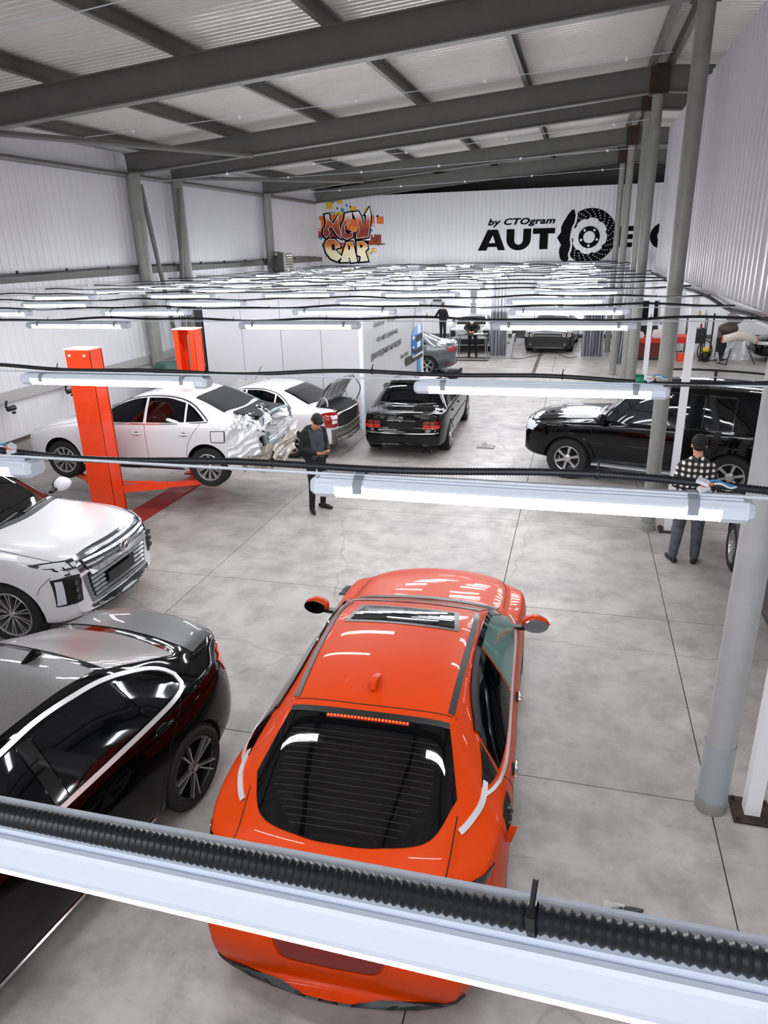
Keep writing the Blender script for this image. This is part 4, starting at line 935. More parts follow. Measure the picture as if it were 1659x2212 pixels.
# --- white saloon on the lift with the smashed rear
M_foil = mat('crumpled_white', 'd9d9dc', .3, .25, coat=.5)
M_foil2 = mat('crumpled_grey', 'a89f93', .34, .5)
M_prime = mat('inner_blue_grey', '8d979f', .4, noise=.3, nscale=8)
LIFT_Z = .55
def smashed():
    c = sedan('smashed_saloon', 'white saloon raised on the lift with smashed rear corner', (-7.12, 10.98, LIFT_Z), 180.3, P_white, rear_glass=False, rear=False, wheel=dict(n=10, double=.07, w=.022, ri=.7), drop=.04)
    k = c.root; me = c.body.data; rnd = np.random.RandomState(3)
    for v in me.vertices:
        x, y, z = v.co
        if x < -1.7 and z > .28:
            t = min(1, (-1.7-x)/.5)*(1 if y > -.2 else .35)
            v.co += Vector((.28*t*(.6+.4*math.sin(z*14+y*9)), -.06*t*abs(math.sin(x*17+z*23)), .05*t*math.sin(y*21+x*30)))+Vector(rnd.uniform(-.022, .022, 3))*t
    for f in me.polygons:
        if f.center.x < -1.75: f.use_smooth = False
    c.patch('top', 'rear_window_opening', [(-1.10,.54),(-1.12,0),(-1.10,-.54)], [(-1.62,.60),(-1.70,0),(-1.62,-.60)], M_dark, .012, 20, 6)
    c.line('top', 'window_flange', [[(-1.06,-.56),(-1.35,-.60),(-1.70,-.66)]], .14, M_prime, .02)
    c.patch('top', 'boot_opening', [(-1.72,.5),(-1.76,0),(-1.72,-.6)], [(-2.2,.45),(-2.2,0),(-2.2,-.6)], M_dark, .02, 14, 5)
    c.patch('side', 'fuel_flap', [(-1.50,.90),(-1.72,.905)], [(-1.50,.74),(-1.71,.74)], P_white, .010, 8, 5, (1,), sm=False)
    c.line('side', 'fuel_flap_gap', [[(-1.49,.91),(-1.73,.915),(-1.72,.73),(-1.49,.73),(-1.49,.91)]], .010, M_dark, .004, (1,), sm=False, n=40)
    crumple('bent_boot_lid', (-1.62,.66,1.05), (-1.78,-.1,1.12), (-1.98,.66,1.0), (-2.05,-.15,1.10), M_foil, k, 20, .07, 5)
    crumple('bent_boot_lid', (-1.75,-.05,1.12), (-1.7,-.66,1.10), (-2.0,-.05,1.14), (-2.2,-.62,1.02), M_prime, k, 16, .05, 15)
    crumple('crumpled_quarter_panel', (-1.75,.90,.96), (-2.25,.78,.98), (-1.78,.93,.48), (-2.28,.80,.52), M_foil, k, 24, .06, 8)
    crumple('torn_bumper', (-1.95,.86,.58), (-2.42,.55,.66), (-2.0,.86,.22), (-2.4,.55,.20), M_foil2, k, 24, .08, 11)
    crumple('torn_bumper', (-2.22,.62,.55), (-2.36,-.62,.62), (-2.26,.62,.16), (-2.34,-.62,.24), M_foil2, k, 28, .07, 12)
    crumple('torn_bumper', (-2.20,.20,.66), (-2.34,-.75,.78), (-2.24,.20,.46), (-2.36,-.75,.50), M_foil, k, 20, .04, 17)
    cv = MB(); x0, x1, y0, y1, z0_, z1_ = -2.24, -1.8, -.62, .46, .58, 1.04
    cv.grid([[(x0,y0,z0_),(x0,y1,z0_),(x0,y1,z1_),(x0,y0,z1_),(x0,y0,z0_)], [(x1,y0,z0_),(x1,y1,z0_),(x1,y1,z1_),(x1,y0,z1_),(x1,y0,z0_)]]); cv.add([(x1,y0,z0_),(x1,y1,z0_),(x1,y1,z1_),(x1,y0,z1_)], [(0,1,2,3)]); cv.build('boot_cavity', mat('cavity_dark', '1d2226', .6), k)
    MB().tube([(x0-.01,y0,z0_),(x0-.01,y1,z0_),(x0+.02,y1+.02,.8),(x0+.05,y1,z1_),(x0+.03,-.1,z1_+.03),(x0,y0,z1_),(x0-.02,y0-.03,.8)], .035, 8, closed=True).build('cavity_rim', M_prime, k, 60)
    MB().box((-2.0, .30, .8), (.04, .22, .40), (0, .2, .2)).build('inner_panel', M_prime, k)
    crumple('bent_rear_panel', (-2.02,.66,.98), (-2.15,.2,1.0), (-2.06,.66,.6), (-2.2,.2,.6), M_prime, k, 16, .06, 13)
    MB().lathe([(.22, 0), (.24, .05), (.18, .09), (0, .09)], 24, Matrix.Translation((-1.95, .0, .18))).build('spare_wheel_well', M_dark, k, 40)
    t = MB().tube([(-1.4, .5, .22), (-2.0, .45, .18)], .03, 8).build('exhaust_pipe', M_foil2, k, 40)
    MB().prism([(0, 0), (.06, 0), (.01, .07)], .03, frame((-1.0, .2, 1.41), (-1,0,0), (0,0,1), (0,1,0))).build('fin_antenna', P_white, k)
smashed()

# --- white saloon behind it with the boot open
def open_boot():
    c = sedan('open_boot_saloon', 'white saloon with raised boot lid behind the smashed one', (-7.0, 14.62, 0), 174.0, P_white, rear=False, wheel=dict(n=9, double=.05, w=.02, ri=.7))
    k = c.root; M_in = mat('boot_trim', '141414', .8)
    c.patch('top', 'boot_opening', [(-1.88,.60),(-1.9,0),(-1.88,-.60)], [(-2.30,.58),(-2.33,0),(-2.30,-.58)], M_in, .008, 16, 5)
    c.patch('rear', 'boot_mouth', [(.56,1.04),(0,1.06),(-.56,1.04)], [(.50,.66),(0,.62),(-.50,.66)], M_in, .012, 18, 5)
    c.patch('rear', 'bare_rear_panel', [(.72,.64),(0,.60),(-.72,.64)], [(.70,.30),(0,.28),(-.70,.30)], mat('bare_panel', '6b6761', .5, .2, noise=.4, nscale=6), .014, 20, 5)
    c.line('rear', 'panel_rib', [[(.66,.52),(0,.48),(-.66,.52)], [(.62,.40),(0,.37),(-.62,.40)]], .05, mat('bare_rib', '8a857d', .45, .3), .03)
    for sg in (1, -1):
        a = c.patch('rear', 'tail_lamp', [(.55,.98),(.66,.99),(.80,.97)], [(.56,.70),(.68,.68),(.80,.70)], M_lens_red, .02, 10, 6, (sg,))
        c.patch('rear', 'clear_section', [(.57,.92),(.70,.93)], [(.58,.76),(.70,.76)], M_clear, .026, 6, 4, (sg,), parent=a, sm=False)
        c.line('rear', 'lens_bar', [[(.56,.84),(.72,.84)]], .018, M_lens_red, .03, (sg,), parent=a)
    # boot lid
    lid = MB(); P = []
    for i in range(9):
        t = i/8; a = 1.1-.75*t*t
        x, z = -1.92-.52*t*math.cos(.95), 1.12+.60*t-.10*t*t
        P.append([(x+(.16*(t-.7)/.3 if t > .7 else 0)*-.2, y, z-.03*(y/.66)**2) for y in np.linspace(-.66, .66, 13)])
    lid.grid(P); lid.grid([[(p[0]-.035, p[1]*.96, p[2]-.03) for p in r] for r in P], flip=True)
    lid.build('boot_lid', P_white, k, 50)
    rb = MB()
    for y in (-.45, -.15, .15, .45): rb.bar((-1.99, y, 1.13), (-2.26, y*.9, 1.55), .10, .03)
    rb.bar((-2.25, -.55, 1.58), (-2.25, .55, 1.58), .08, .03); rb.bar((-2.06, -.55, 1.22), (-2.06, .55, 1.22), .08, .03)
    rb.build('lid_inner_frame', mat('lid_inner', '9c9c9e', .35, .3), k)
    for sg in (1, -1): MB().tube(smooth_line([(-1.8, sg*.52, 1.02), (-2.02, sg*.54, 1.26), (-2.12, sg*.52, 1.18), (-2.1, sg*.5, .95)], 14), .018, 8).build('lid_hinge', mat('hinge_grey', 'c8c8c8', .35), k, 60)
    MB().tube(smooth_line([(-2.26, -.6, 1.55), (-2.4, -.63, 1.3), (-2.3, -.62, 1.02)], 10), .012, 6).build('lid_seal', M_black, k, 60)
    # protective film over the roof front
    crumple('protective_film', (-.25,.82,1.28), (.75,.86,1.12), (-.25,-.7,1.52), (.75,-.72,1.28), mat('film', 'a8a49c', .15, .1, coat=.8), k, 24, .05, 21)
    MB().tube([(.05, -.3, 1.44), (-.12, -.3, 1.72)], .008, 6).build('rod_antenna', M_black, k)
open_boot()

# --- black saloon with the star on the boot
def star_saloon():
    c = Car('star_saloon', 'black older saloon with star badge seen from behind, beside the white booth', (-3.42, 16.3, 0), 90.9, 4.80, paint=P_black,
        top=[(2.4,.60),(2.33,.70),(2.1,.80),(1.5,.89),(.85,.97),(.35,1.24),(0,1.37),(-.4,1.425),(-.85,1.41),(-1.2,1.30),(-1.6,1.06),(-1.75,1.0),(-2.1,.985),(-2.32,.97),(-2.4,.90)],
        belt=[(2.4,.5),(2.1,.72),(1.5,.83),(.8,.90),(0,.915),(-1,.925),(-1.8,.92),(-2.1,.91),(-2.4,.82)],
        w=[(2.4,.66),(2.25,.80),(2.0,.87),(1.4,.895),(0,.895),(-1.4,.895),(-1.9,.875),(-2.25,.82),(-2.4,.74)],
        wr=[(2.4,.55),(2.1,.68),(1.3,.74),(.8,.72),(.35,.64),(0,.60),(-.8,.58),(-1.2,.60),(-1.7,.70),(-2.1,.72),(-2.4,.64)],
        bot=[(2.4,.26),(2.2,.18),(1.5,.17),(-1.4,.18),(-2.1,.22),(-2.4,.28)], nose=.26, tail=.14, tailprof=[(.2,-.06),(.35,.02),(.55,.02),(.62,-.04),(.9,-.02),(1,0)],
        wheels=[(1.42,.78,.325,.36),(-1.42,.78,.325,.36)])
    k = c.root
    c.patch('top', 'rear_glass', [(-1.03,.50),(-1.05,0),(-1.03,-.50)], [(-1.58,.60),(-1.66,0),(-1.58,-.60)], M_glass, .006, 20, 7)
    c.line('top', 'glass_trim', [[(-1.60,.62),(-1.69,0),(-1.60,-.62)]], .02, M_chrome, .01)
    c.patch('top', 'windscreen', [(.1,.54),(.14,0),(.1,-.54)], [(.76,.68),(.86,0),(.76,-.68)], M_glass, .006, 20, 6)
    c.patch('top', 'roof_spoiler', [(-.95,.50),(-.97,0),(-.95,-.50)], [(-1.05,.50),(-1.08,0),(-1.05,-.50)], P_black, .02, 16, 3)
    c.patch('side', 'front_door_glass', [(.70,.94),(.2,.945),(-.24,.95)], [(.68,.96),(.34,1.19),(0,1.30),(-.24,1.33)], M_glass, sides=(1, -1), n=14)
    c.patch('side', 'rear_door_glass', [(-.31,.95),(-.7,.955),(-1.02,.96)], [(-.31,1.33),(-.7,1.33),(-1.0,1.25)], M_glass, sides=(1, -1), n=12)
    c.patch('side', 'quarter_glass', [(-1.06,.96),(-1.2,.965),(-1.36,.97)], [(-1.04,1.23),(-1.15,1.15),(-1.34,.985)], M_glass, sides=(1, -1), n=8, k=3)
    c.line('side', 'window_trim', [[(.8,.92),(0,.93),(-1.4,.945)]], .02, M_chrome, .008, (1, -1))
    c.line('side', 'rubbing_strip', [[(1.0,.56),(-1.0,.57)]], .05, P_black, .014, (1, -1))
    c.seams(side=[[(.88,.9),(.86,.55),(.84,.22)], [(-.27,.93),(-.29,.55),(-.30,.22)], [(-1.3,.93),(-1.06,.62),(-.98,.25)]])
    for sg in (1, -1):
        a = c.patch('rear', 'tail_lamp', [(.46,.80),(.6,.805),(.79,.80)], [(.44,.64),(.6,.635),(.80,.64)], mat('tail_dark_red', '5a0a0a', .08, coat=1), .012, 12, 4, (sg,))
        for j, z in enumerate((.775, .70, .665)): c.line('rear', 'lens_band', [[(.47,z),(.78,z)]], .022, (M_lens_red, M_lens_or, M_lens_or)[j], .016, (sg,), parent=a)
        c.line('rear', 'lens_divider', [[(.60,.80),(.585,.64)]], .014, P_black, .02, (sg,), parent=a)
    c.line('rear', 'boot_chrome', [[(.30,.815),(0,.82),(-.30,.815)]], .022, M_chrome, .016)
    c.line('rear', 'bumper_chrome', [[(.78,.56),(.4,.545),(0,.54),(-.4,.545),(-.78,.56)]], .022, M_chrome, .014)
    c.patch('rear', 'plate_recess', [(.28,.78),(-.28,.78)], [(.28,.62),(-.28,.62)], M_dark, .004, 8, 3, sm=False)
    c.line('rear', 'boot_gap', [[(.66,.96),(.40,.60),(0,.595),(-.40,.60),(-.66,.96)]], .008, M_dark, .002, sm=False, n=40)
    p, nn = c.hit('rear', 0, .87); e = MB(); X = frame(p+nn*.02, (0, -1, 0), (0, 0, 1), (-1, 0, 0))
    e.tube([X@Vector((.048*math.cos(a), .048*math.sin(a), 0)) for a in np.linspace(0, 2*PI, 24, endpoint=False)], .006, 8, closed=True)
    for i in range(3):
        a = PI/2+i*2*PI/3; e.add([X@Vector(q) for q in ((.046*math.cos(a), .046*math.sin(a), 0), (.011*math.cos(a+1.05), .011*math.sin(a+1.05), 0), (.011*math.cos(a-1.05), .011*math.sin(a-1.05), 0), (0, 0, .010))], [(0,1,3), (0,3,2), (0,2,1)])
    e.build('star_badge', M_chrome, k, 50)
    for y in (-.62, -.5): MB().lathe([(.035, 0), (.035, .08)], 14, frame((-2.36, y, .21), (0,1,0), (0,0,1), (-1,0,0))).build('tail_pipe', M_chrome, k, 40)
    c.mirror(.62, 1.0, .98, P_black, (.09, .11, .075)); c.handles([(-.14,.80), (-1.02,.80)], P_black)
    c.add_wheels(dict(n=5, w=.09, ri=.76, z=.95, hub=.07), .26)
    c.line('side', 'exhaust_tip', [[(-2.0,.2),(-2.2,.22)]], .03, M_chrome, .01)
star_saloon()

# --- black off-roader on the right
def black_offroader():
    c = Car('boxy_offroader', 'black boxy off-roader facing left behind the grey pillar', (1.60, 13.72, 0), 165.0, 4.90, paint=P_black,
        top=[(2.45,.86),(2.4,.98),(2.2,1.07),(1.7,1.13),(1.2,1.17),(.98,1.20),(.62,1.48),(.35,1.70),(0,1.80),(-.8,1.83),(-1.6,1.81),(-2.1,1.74),(-2.3,1.55),(-2.45,1.2)],
        belt=[(2.45,.8),(2.2,1.0),(1.5,1.07),(.9,1.11),(0,1.13),(-1,1.14),(-2,1.16),(-2.45,1.0)],
        w=[(2.45,.72),(2.3,.82),(2.0,.90),(1.5,.945),(.7,.915),(-.7,.915),(-1.4,.945),(-2.1,.91),(-2.45,.82)],
        wr=[(2.45,.6),(2.2,.72),(1.3,.78),(1.0,.77),(.55,.72),(0,.69),(-1,.69),(-2,.67),(-2.45,.62)],
        bot=[(2.45,.42),(2.2,.36),(1.5,.34),(-1.5,.34),(-2.2,.4),(-2.45,.48)], nose=.24, tail=.1, wheels=[(1.42,.80,.39,.44),(-1.36,.80,.39,.44)], edge=.06)
    k = c.root
    c.patch('top', 'windscreen', [(.40,.60),(.44,0),(.40,-.60)], [(.94,.73),(1.02,0),(.94,-.73)], mat('clear_screen', '6a6c6c', .08, coat=.8), .006, 20, 6)
    c.patch('side', 'front_door_glass', [(.90,1.16),(.3,1.165),(-.18,1.17)], [(.86,1.2),(.66,1.42),(.42,1.64),(-.18,1.69)], mat('half_clear_glass', '1c2426', .04, coat=.6), sides=(1, -1), n=14)
    c.patch('side', 'rear_door_glass', [(-.28,1.17),(-.8,1.175),(-1.25,1.18)], [(-.28,1.69),(-.8,1.70),(-1.25,1.67)], M_glass, sides=(1, -1), n=12)
    c.patch('side', 'quarter_glass', [(-1.36,1.18),(-1.7,1.19),(-2.05,1.2)], [(-1.36,1.67),(-1.7,1.65),(-2.0,1.6)], M_glass, sides=(1, -1), n=10)
    c.line('side', 'window_bar', [[(-.82,1.18),(-.82,1.69)]], .014, M_black, .012, (1, -1))
    c.line('side', 'window_frame', [[(-.24,1.15),(-1.30,1.16),(-1.30,1.70),(-.24,1.72),(-.24,1.15)]], .02, mat('frame_gloss', '101012', .1, coat=1), .012, (1, -1), sm=False, n=60)
    c.line('side', 'side_moulding', [[(1.0,.72),(-.95,.72)]], .05, P_black, .016, (1, -1))
    c.line('side', 'arch_flare', [[(1.42+.47*math.cos(a), .39+.47*math.sin(a)) for a in np.linspace(.05, PI-.05, 15)], [(-1.36+.47*math.cos(a), .39+.47*math.sin(a)) for a in np.linspace(.05, PI-.05, 15)]], .07, P_black, .03, (1, -1), n=30)
    c.seams(side=[[(1.02,1.1),(.98,.7),(.95,.4)], [(-.22,1.14),(-.23,.7),(-.24,.4)], [(-1.32,1.15),(-1.25,.95),(-1.0,.7),(-.92,.4)]])
    for sg in (1, -1):
        st = MB().bar((.95, sg*.93, .36), (-.82, sg*.93, .36), .13, .03).build('side_step', mat('step_alloy', 'c9cbcd', .3, .7), k)
        r_ = MB(); r_.tube(smooth_line([(.2, sg*.62, 1.83), (.05, sg*.62, 1.90), (-.8, sg*.62, 1.93), (-1.7, sg*.62, 1.90), (-1.85, sg*.62, 1.82)], 20), .02, 8); r_.bar((-.8, sg*.62, 1.82), (-.8, sg*.62, 1.93), .06, .05, up=(1,0,0)); r_.build('roof_rail', M_black, k, 60)
        a = c.patch('front', 'headlamp', [(.52,.99),(.66,1.0),(.80,.985)], [(.50,.86),(.66,.85),(.82,.85)], M_clear, .012, 10, 4, (sg,))
        c.patch('side', 'headlamp_side', [(2.02,.975),(2.15,.965),(2.30,.94)], [(2.08,.90),(2.18,.86),(2.31,.83)], M_clear, .014, 8, 4, (sg,))
    c.patch('front', 'grille', [(.46,.96),(0,.97),(-.46,.96)], [(.42,.74),(0,.73),(-.42,.74)], M_black, .012, 14, 4)
    c.patch('front', 'bumper_intake', [(.6,.64),(0,.63),(-.6,.64)], [(.55,.5),(0,.49),(-.55,.5)], M_black, .01, 14, 3)
    c.mirror(.80, 1.08, 1.22, P_black, (.10, .13, .11)); c.handles([(-.06,.98), (-1.12,.98)], P_black, (1, -1), (.12, .024, .022))
    c.add_wheels(dict(n=6, w=.055, ri=.62, z=.85, hub=.075, taper=.6), .27)
    # spare wheel on the tail
    o = make_wheel(k, (-2.55, 0, 1.0), .37, 1, dict(n=6, w=.05), .22); o.rotation_euler = (0, 0, R(90))
black_offroader()

# --- matt black muscle car at the far end
def muscle():
    pt = paint('graphite_paint', '9a9a9c', .3, .35, .6)
    c = Car('muscle_car', 'matt black muscle car with four round lamps facing the camera', (-.93, 32.05, 0), -93.5, 5.02, paint=pt,
        top=[(2.51,.74),(2.45,.84),(2.2,.92),(1.6,1.0),(1.0,1.06),(.75,1.09),(.3,1.32),(0,1.43),(-.4,1.47),(-.9,1.42),(-1.5,1.2),(-1.9,1.08),(-2.3,1.06),(-2.51,.95)],
        belt=[(2.51,.7),(2.3,.86),(1.5,.93),(.8,.97),(0,1.0),(-1,1.02),(-1.8,1.0),(-2.51,.85)],
        w=[(2.51,.86),(2.3,.92),(2.0,.95),(1.4,.96),(0,.94),(-1.4,.97),(-2.1,.94),(-2.51,.82)],
        wr=[(2.51,.76),(2.2,.80),(1.2,.80),(.8,.78),(.3,.66),(0,.62),(-1,.60),(-1.7,.70),(-2.51,.66)],
        bot=[(2.51,.24),(2.3,.17),(1.5,.17),(-1.5,.18),(-2.2,.25),(-2.51,.35)], nose=.10, tail=.14, noseprof=[(.15,-.1),(.3,0),(.8,0),(.95,-.02)], wheels=[(1.48,.82,.35,.39),(-1.45,.82,.35,.39)])
    k = c.root; mk = mat('matt_black', '060606', .6)
    c.patch('front', 'nose_panel', [(.93,.80),(.5,.86),(0,.87),(-.5,.86),(-.93,.80)], [(.88,.22),(.5,.20),(0,.20),(-.5,.20),(-.88,.22)], mk, .012, 30, 10)
    for sg in (1, -1): c.patch('side', 'wing_front', [(2.0,.80),(2.2,.80),(2.40,.78)], [(1.98,.22),(2.2,.20),(2.40,.24)], mk, .010, 8, 8, (sg,))
    c.line('front', 'grille_lip', [[(.92,.66),(.5,.635),(0,.63),(-.5,.635),(-.92,.66)]], .02, mat('lip_grey', '3a3a3c', .4), .02)
    c.line('front', 'bumper_crease', [[(.93,.74),(.92,.48),(.80,.33)]], .015, mat('lip_grey', '3a3a3c', .4), .016, (1, -1))
    for y in (.83, .63):
        for sg in (1, -1):
            p, nn = c.hit('front', sg*y, .745); X = frame(p+nn*.012, (0, 1, 0), (0, 0, 1), (1, 0, 0))
            o = MB().lathe([(.085, 0), (.085, .02), (.07, .03), (.062, .01), (0, .006)], 24, X).build('round_headlamp', mk, k, 40)
            o2 = MB().lathe([(.074, .012), (.068, .028), (.05, .022), (.048, .012)], 24, X).build('lamp_ring', mat('halo', 'e8dccb', .3), o, 40)
            MB().sph(X@Vector((0, 0, .012)), .035, 12, 8).build('lamp_bulb', mat('bulb_grey', '8f8a80', .2), o, 60)
    for sg in (1, -1):
        p, nn = c.hit('front', sg*.68, .38); MB().lathe([(.05, 0), (.05, .02), (.035, .02), (0, .012)], 18, frame(p+nn*.01, (0,1,0), (0,0,1), (1,0,0))).build('fog_lamp', mat('fog_grey', '56565a', .3), k, 40)
        c.patch('top', 'hood_stripe', [(1.05,.28),(1.05,.62)], [(2.35,.24),(2.35,.66)], mat('stripe_light', 'c0bfc2', .3, coat=.5), .006, 6, 14, (sg,), sm=False)
        c.patch('top', 'hood_scoop', [(1.55,.36),(1.55,.58)], [(1.62,.36),(1.62,.58)], mk, .016, 5, 2, (sg,), sm=False)
    c.patch('top', 'windscreen', [(.12,.58),(.16,0),(.12,-.58)], [(.72,.72),(.82,0),(.72,-.72)], mat('bright_screen', '3a3a3a', .05, coat=1), .006, 20, 6)
    c.patch('side', 'front_door_glass', [(.68,1.02),(.2,1.03),(-.5,1.05)], [(.66,1.03),(.3,1.26),(0,1.37),(-.5,1.40)], M_glass, sides=(1, -1), n=14)
    c.patch('side', 'quarter_glass', [(-.58,1.05),(-.9,1.06),(-1.2,1.08)], [(-.58,1.40),(-.85,1.36),(-1.15,1.15)], M_glass, sides=(1, -1), n=8)
    c.patch('top', 'rear_glass', [(-1.0,.5),(-1.02,0),(-1.0,-.5)], [(-1.65,.6),(-1.75,0),(-1.65,-.6)], M_glass, .006, 16, 5)
    c.mirror(.6, 1.06, 1.08, mk, (.09, .12, .075)); c.add_wheels(dict(n=5, w=.07), .27, mats=M_black)
muscle()

# --- grey saloon behind the booth, only the tail shows
c = sedan('grey_saloon', 'dark grey saloon tail poking out behind the white booth', (-6.35, 24.75, 0), 187.0, paint('gunmetal_paint', '565d61', .4, .3), rear=False, wheel=dict(n=5, double=.15, w=.03))
for sg in (1, -1):
    c.patch('rear', 'tail_lamp', [(.36,.95),(.6,.96),(.82,.95)], [(.50,.86),(.65,.82),(.82,.78)], M_lens_red, .014, 10, 4, (sg,)); c.patch('side', 'tail_lamp', [(-2.02,.92),(-2.2,.95),(-2.34,.96)], [(-2.02,.91),(-2.2,.83),(-2.34,.80)], M_lens_red, .014, 8, 4, (sg,))
    c.patch('side', 'reflector', [(-2.0,.42),(-2.2,.44)], [(-2.0,.39),(-2.2,.41)], M_lens_red, .01, 5, 2, (sg,))
c.patch('rear', 'boot_spoiler', [(.7,1.06),(0,1.08),(-.7,1.06)], [(.7,1.02),(0,1.03),(-.7,1.02)], M_chrome, .02, 16, 2)
c.patch('rear', 'number_plate', [(.26,.66),(-.26,.66)], [(.26,.55),(-.26,.55)], M_whitep, .02, 6, 3, sm=False)
c.patch('top', 'roof_dark', [(-.2,.55),(-.2,-.55)], [(-1.05,.5),(-1.05,-.5)], M_glass, .006, 10, 6)
# --- silver saloon without its rear bumper
P_silver = paint('silver_paint', 'c4c4c6', .5, .3)
c = sedan('silver_saloon', 'silver saloon without bumper behind the man at the work table', (-4.28, 31.75, 0), 92.0, P_silver, rear=False, wheel=dict(n=7, w=.04))
c.patch('rear', 'open_bumper_area', [(.78,.62),(0,.60),(-.78,.62)], [(.72,.26),(0,.25),(-.72,.26)], M_dark, .02, 16, 5)
c.patch('rear', 'lamp_hole', [(.56,.94),(.78,.92)], [(.56,.72),(.78,.66)], M_dark, .014, 6, 4, (1, -1), sm=False)
c.patch('rear', 'plate_panel', [(.36,.86),(-.36,.86)], [(.36,.68),(-.36,.68)], mat('plate_panel', 'b0aaa4', .5, noise=.2), .012, 8, 3, sm=False)
c.line('rear', 'boot_lip', [[(.6,.98),(0,1.0),(-.6,.98)]], .03, P_silver, .02)
# --- dark saloon at the right edge, mostly behind the nearest column
c = sedan('dark_saloon', 'dark saloon at the right edge behind the nearest column', (3.10, 8.15, 0), 90.0, P_black, wheel=dict(n=5, double=.15, w=.03))
# ------------------------------------------------------------------ booth with the printed wall
M_booth = mat('booth_panel', 'c3c2c7', .3); M_boothroof = mat('booth_roof', '6f6f6c', .6, noise=.2, nscale=2)
bt = thing('booth', 'white panelled booth with dark flat roof and printed text', 'booth', (-4.87, 16.29, 0))
MB().box((-2.03, 3.49, 1.66), (4.0, 6.92, 3.30)).build('core', M_whitep, bt)
x = -4.06
while x < -.05:
    x2 = min(x+1.02, -.02); MB().box(((x+x2)/2, .0, 1.66), (x2-x-.012, .04, 3.30)).build('front_panel', M_booth, bt); x = x2
y = .04
while y < 6.9:
    y2 = min(y+1.0, 6.97); MB().box((-.015, (y+y2)/2, 1.66), (.03, y2-y-.008, 3.30)).build('side_panel', M_booth, bt); y = y2
MB().box((-.01, -.0, 1.67), (.09, .09, 3.34)).build('corner_trim', mat('corner_blueish', 'dfe5f0', .3), bt)
MB().box((-.0, 6.98, 1.67), (.06, .05, 3.34)).build('corner_trim', M_whitep, bt)
MB().box((-2.03, 3.49, 3.335), (4.12, 7.05, .03)).build('flat_roof', M_boothroof, bt)
MB().box((-4.2, .25, 1.45), (.2, .5, 2.9)).build('shadow_gap_box', mat('gap_shade', '1c1c1d', .6), bt)  # dark box stands in for the shaded gap left of the booth
M_ink = mat('print_grey', '5b5a5e', .5)
def text_obj(name, body, Mx, width, height, m, parent=None, bold=.0, shear=0, sp=1.0):
    cu = bpy.data.curves.new(name, 'FONT'); cu.body = body; cu.size = 1; cu.offset = bold; cu.shear = shear; cu.space_character = sp; cu.extrude = .002; cu.resolution_u = 3
    o = bpy.data.objects.new(name, cu); COL.objects.link(o); dg = bpy.context.evaluated_depsgraph_get(); dg.update()
    me = bpy.data.meshes.new_from_object(o.evaluated_get(dg)); bpy.data.objects.remove(o)
    xs_ = [v.co.x for v in me.vertices]; ys_ = [v.co.y for v in me.vertices]; sx = width/(max(xs_)-min(xs_)); sy = height/(max(ys_)-min(ys_))
    x0, y0 = min(xs_), min(ys_)
    for v in me.vertices: v.co = Mx@Vector(((v.co.x-x0)*sx, (v.co.y-y0)*sy, v.co.z))
    me.materials.clear(); me.materials.append(m); return link(name, me, parent)
def bw(y, z): return frame((.016, y-16.29, z), (0, 1, 0), (0, 0, 1), (1, 0, 0))
text_obj('printed_line', 'Качество — это делать', bw(17.4, 2.30), 2.5, .15, M_ink, bt, .008, .1)
text_obj('printed_line', 'что-либо правильно,', bw(17.6, 1.90), 2.27, .19, M_ink, bt, .008, .1)
text_obj('printed_line', 'даже когда никто не смотрит.', bw(17.06, 1.52), 3.22, .20, M_ink, bt, .022)
text_obj('printed_line', 'Генри Форд', bw(20.1, 1.12), 1.05, .15, M_ink, bt, .0, .15)
car_print = [('windscreen', [(22.19,2.31),(23.24,2.23),(23.24,1.93),(22.77,1.78),(21.98,1.85),(21.79,1.88),(22.05,2.09)], 'c4c2cc', 0), ('roof_band', [(22.05,3.2),(23.24,3.2),(23.24,2.25),(22.19,2.33),(22.05,2.5)], 'b6b5c0', 0),
 ('bonnet', [(21.68,1.73),(22.04,1.83),(22.44,1.88),(23.24,1.84),(23.24,1.5),(21.7,1.46)], '7fa6d8', 1), ('nose', [(21.62,1.62),(23.24,1.56),(23.24,.97),(22.07,1.0),(21.59,1.06)], '2f66b0', 2),
 ('bonnet_stripe', [(22.47,1.88),(22.94,1.87),(22.97,1.6),(22.46,1.59)], 'e6e4ea', 3), ('grille_print', [(22.16,1.51),(22.36,1.55),(23.22,1.53),(23.21,1.36),(22.22,1.37)], '26261f', 4),
 ('nose_stripe', [(22.41,1.35),(22.86,1.34),(22.85,1.18),(22.41,1.17)], 'e6e4ea', 4), ('intake_print', [(21.63,1.25),(22.01,1.15),(23.24,1.16),(23.24,.98),(22.13,1.02),(21.65,1.12)], '23241f', 5),
 ('lamp_print', [(21.71,1.59),(22.03,1.58),(22.02,1.5),(21.74,1.5)], 'e8e8ee', 5), ('fog_print', [(21.69,1.29),(21.92,1.28),(21.92,1.23),(21.72,1.24)], 'f0f0f4', 6),
 ('splitter_print', [(20.74,1.1),(21.59,1.06),(21.68,.96),(22.06,.91),(23.16,.91),(23.23,.79),(20.81,.83),(20.66,1.01)], '33322c', 6), ('edge_print', [(22.07,.98),(23.02,.97),(23.02,.92),(22.13,.94)], 'e6e4ea', 7),
 ('blue_bar', [(22.42,.78),(22.87,.78),(22.87,.1),(22.42,.1)], '4f90cc', 4)]
for nm, poly, colr, lay in car_print:
    MB().prism([(p[0]-16.29, p[1]) for p in poly], .002, frame((.0155+.0012*lay, 0, 0), (0, 1, 0), (0, 0, 1), (1, 0, 0)), mat('print_'+colr, colr, .45)).build(nm, None, bt)

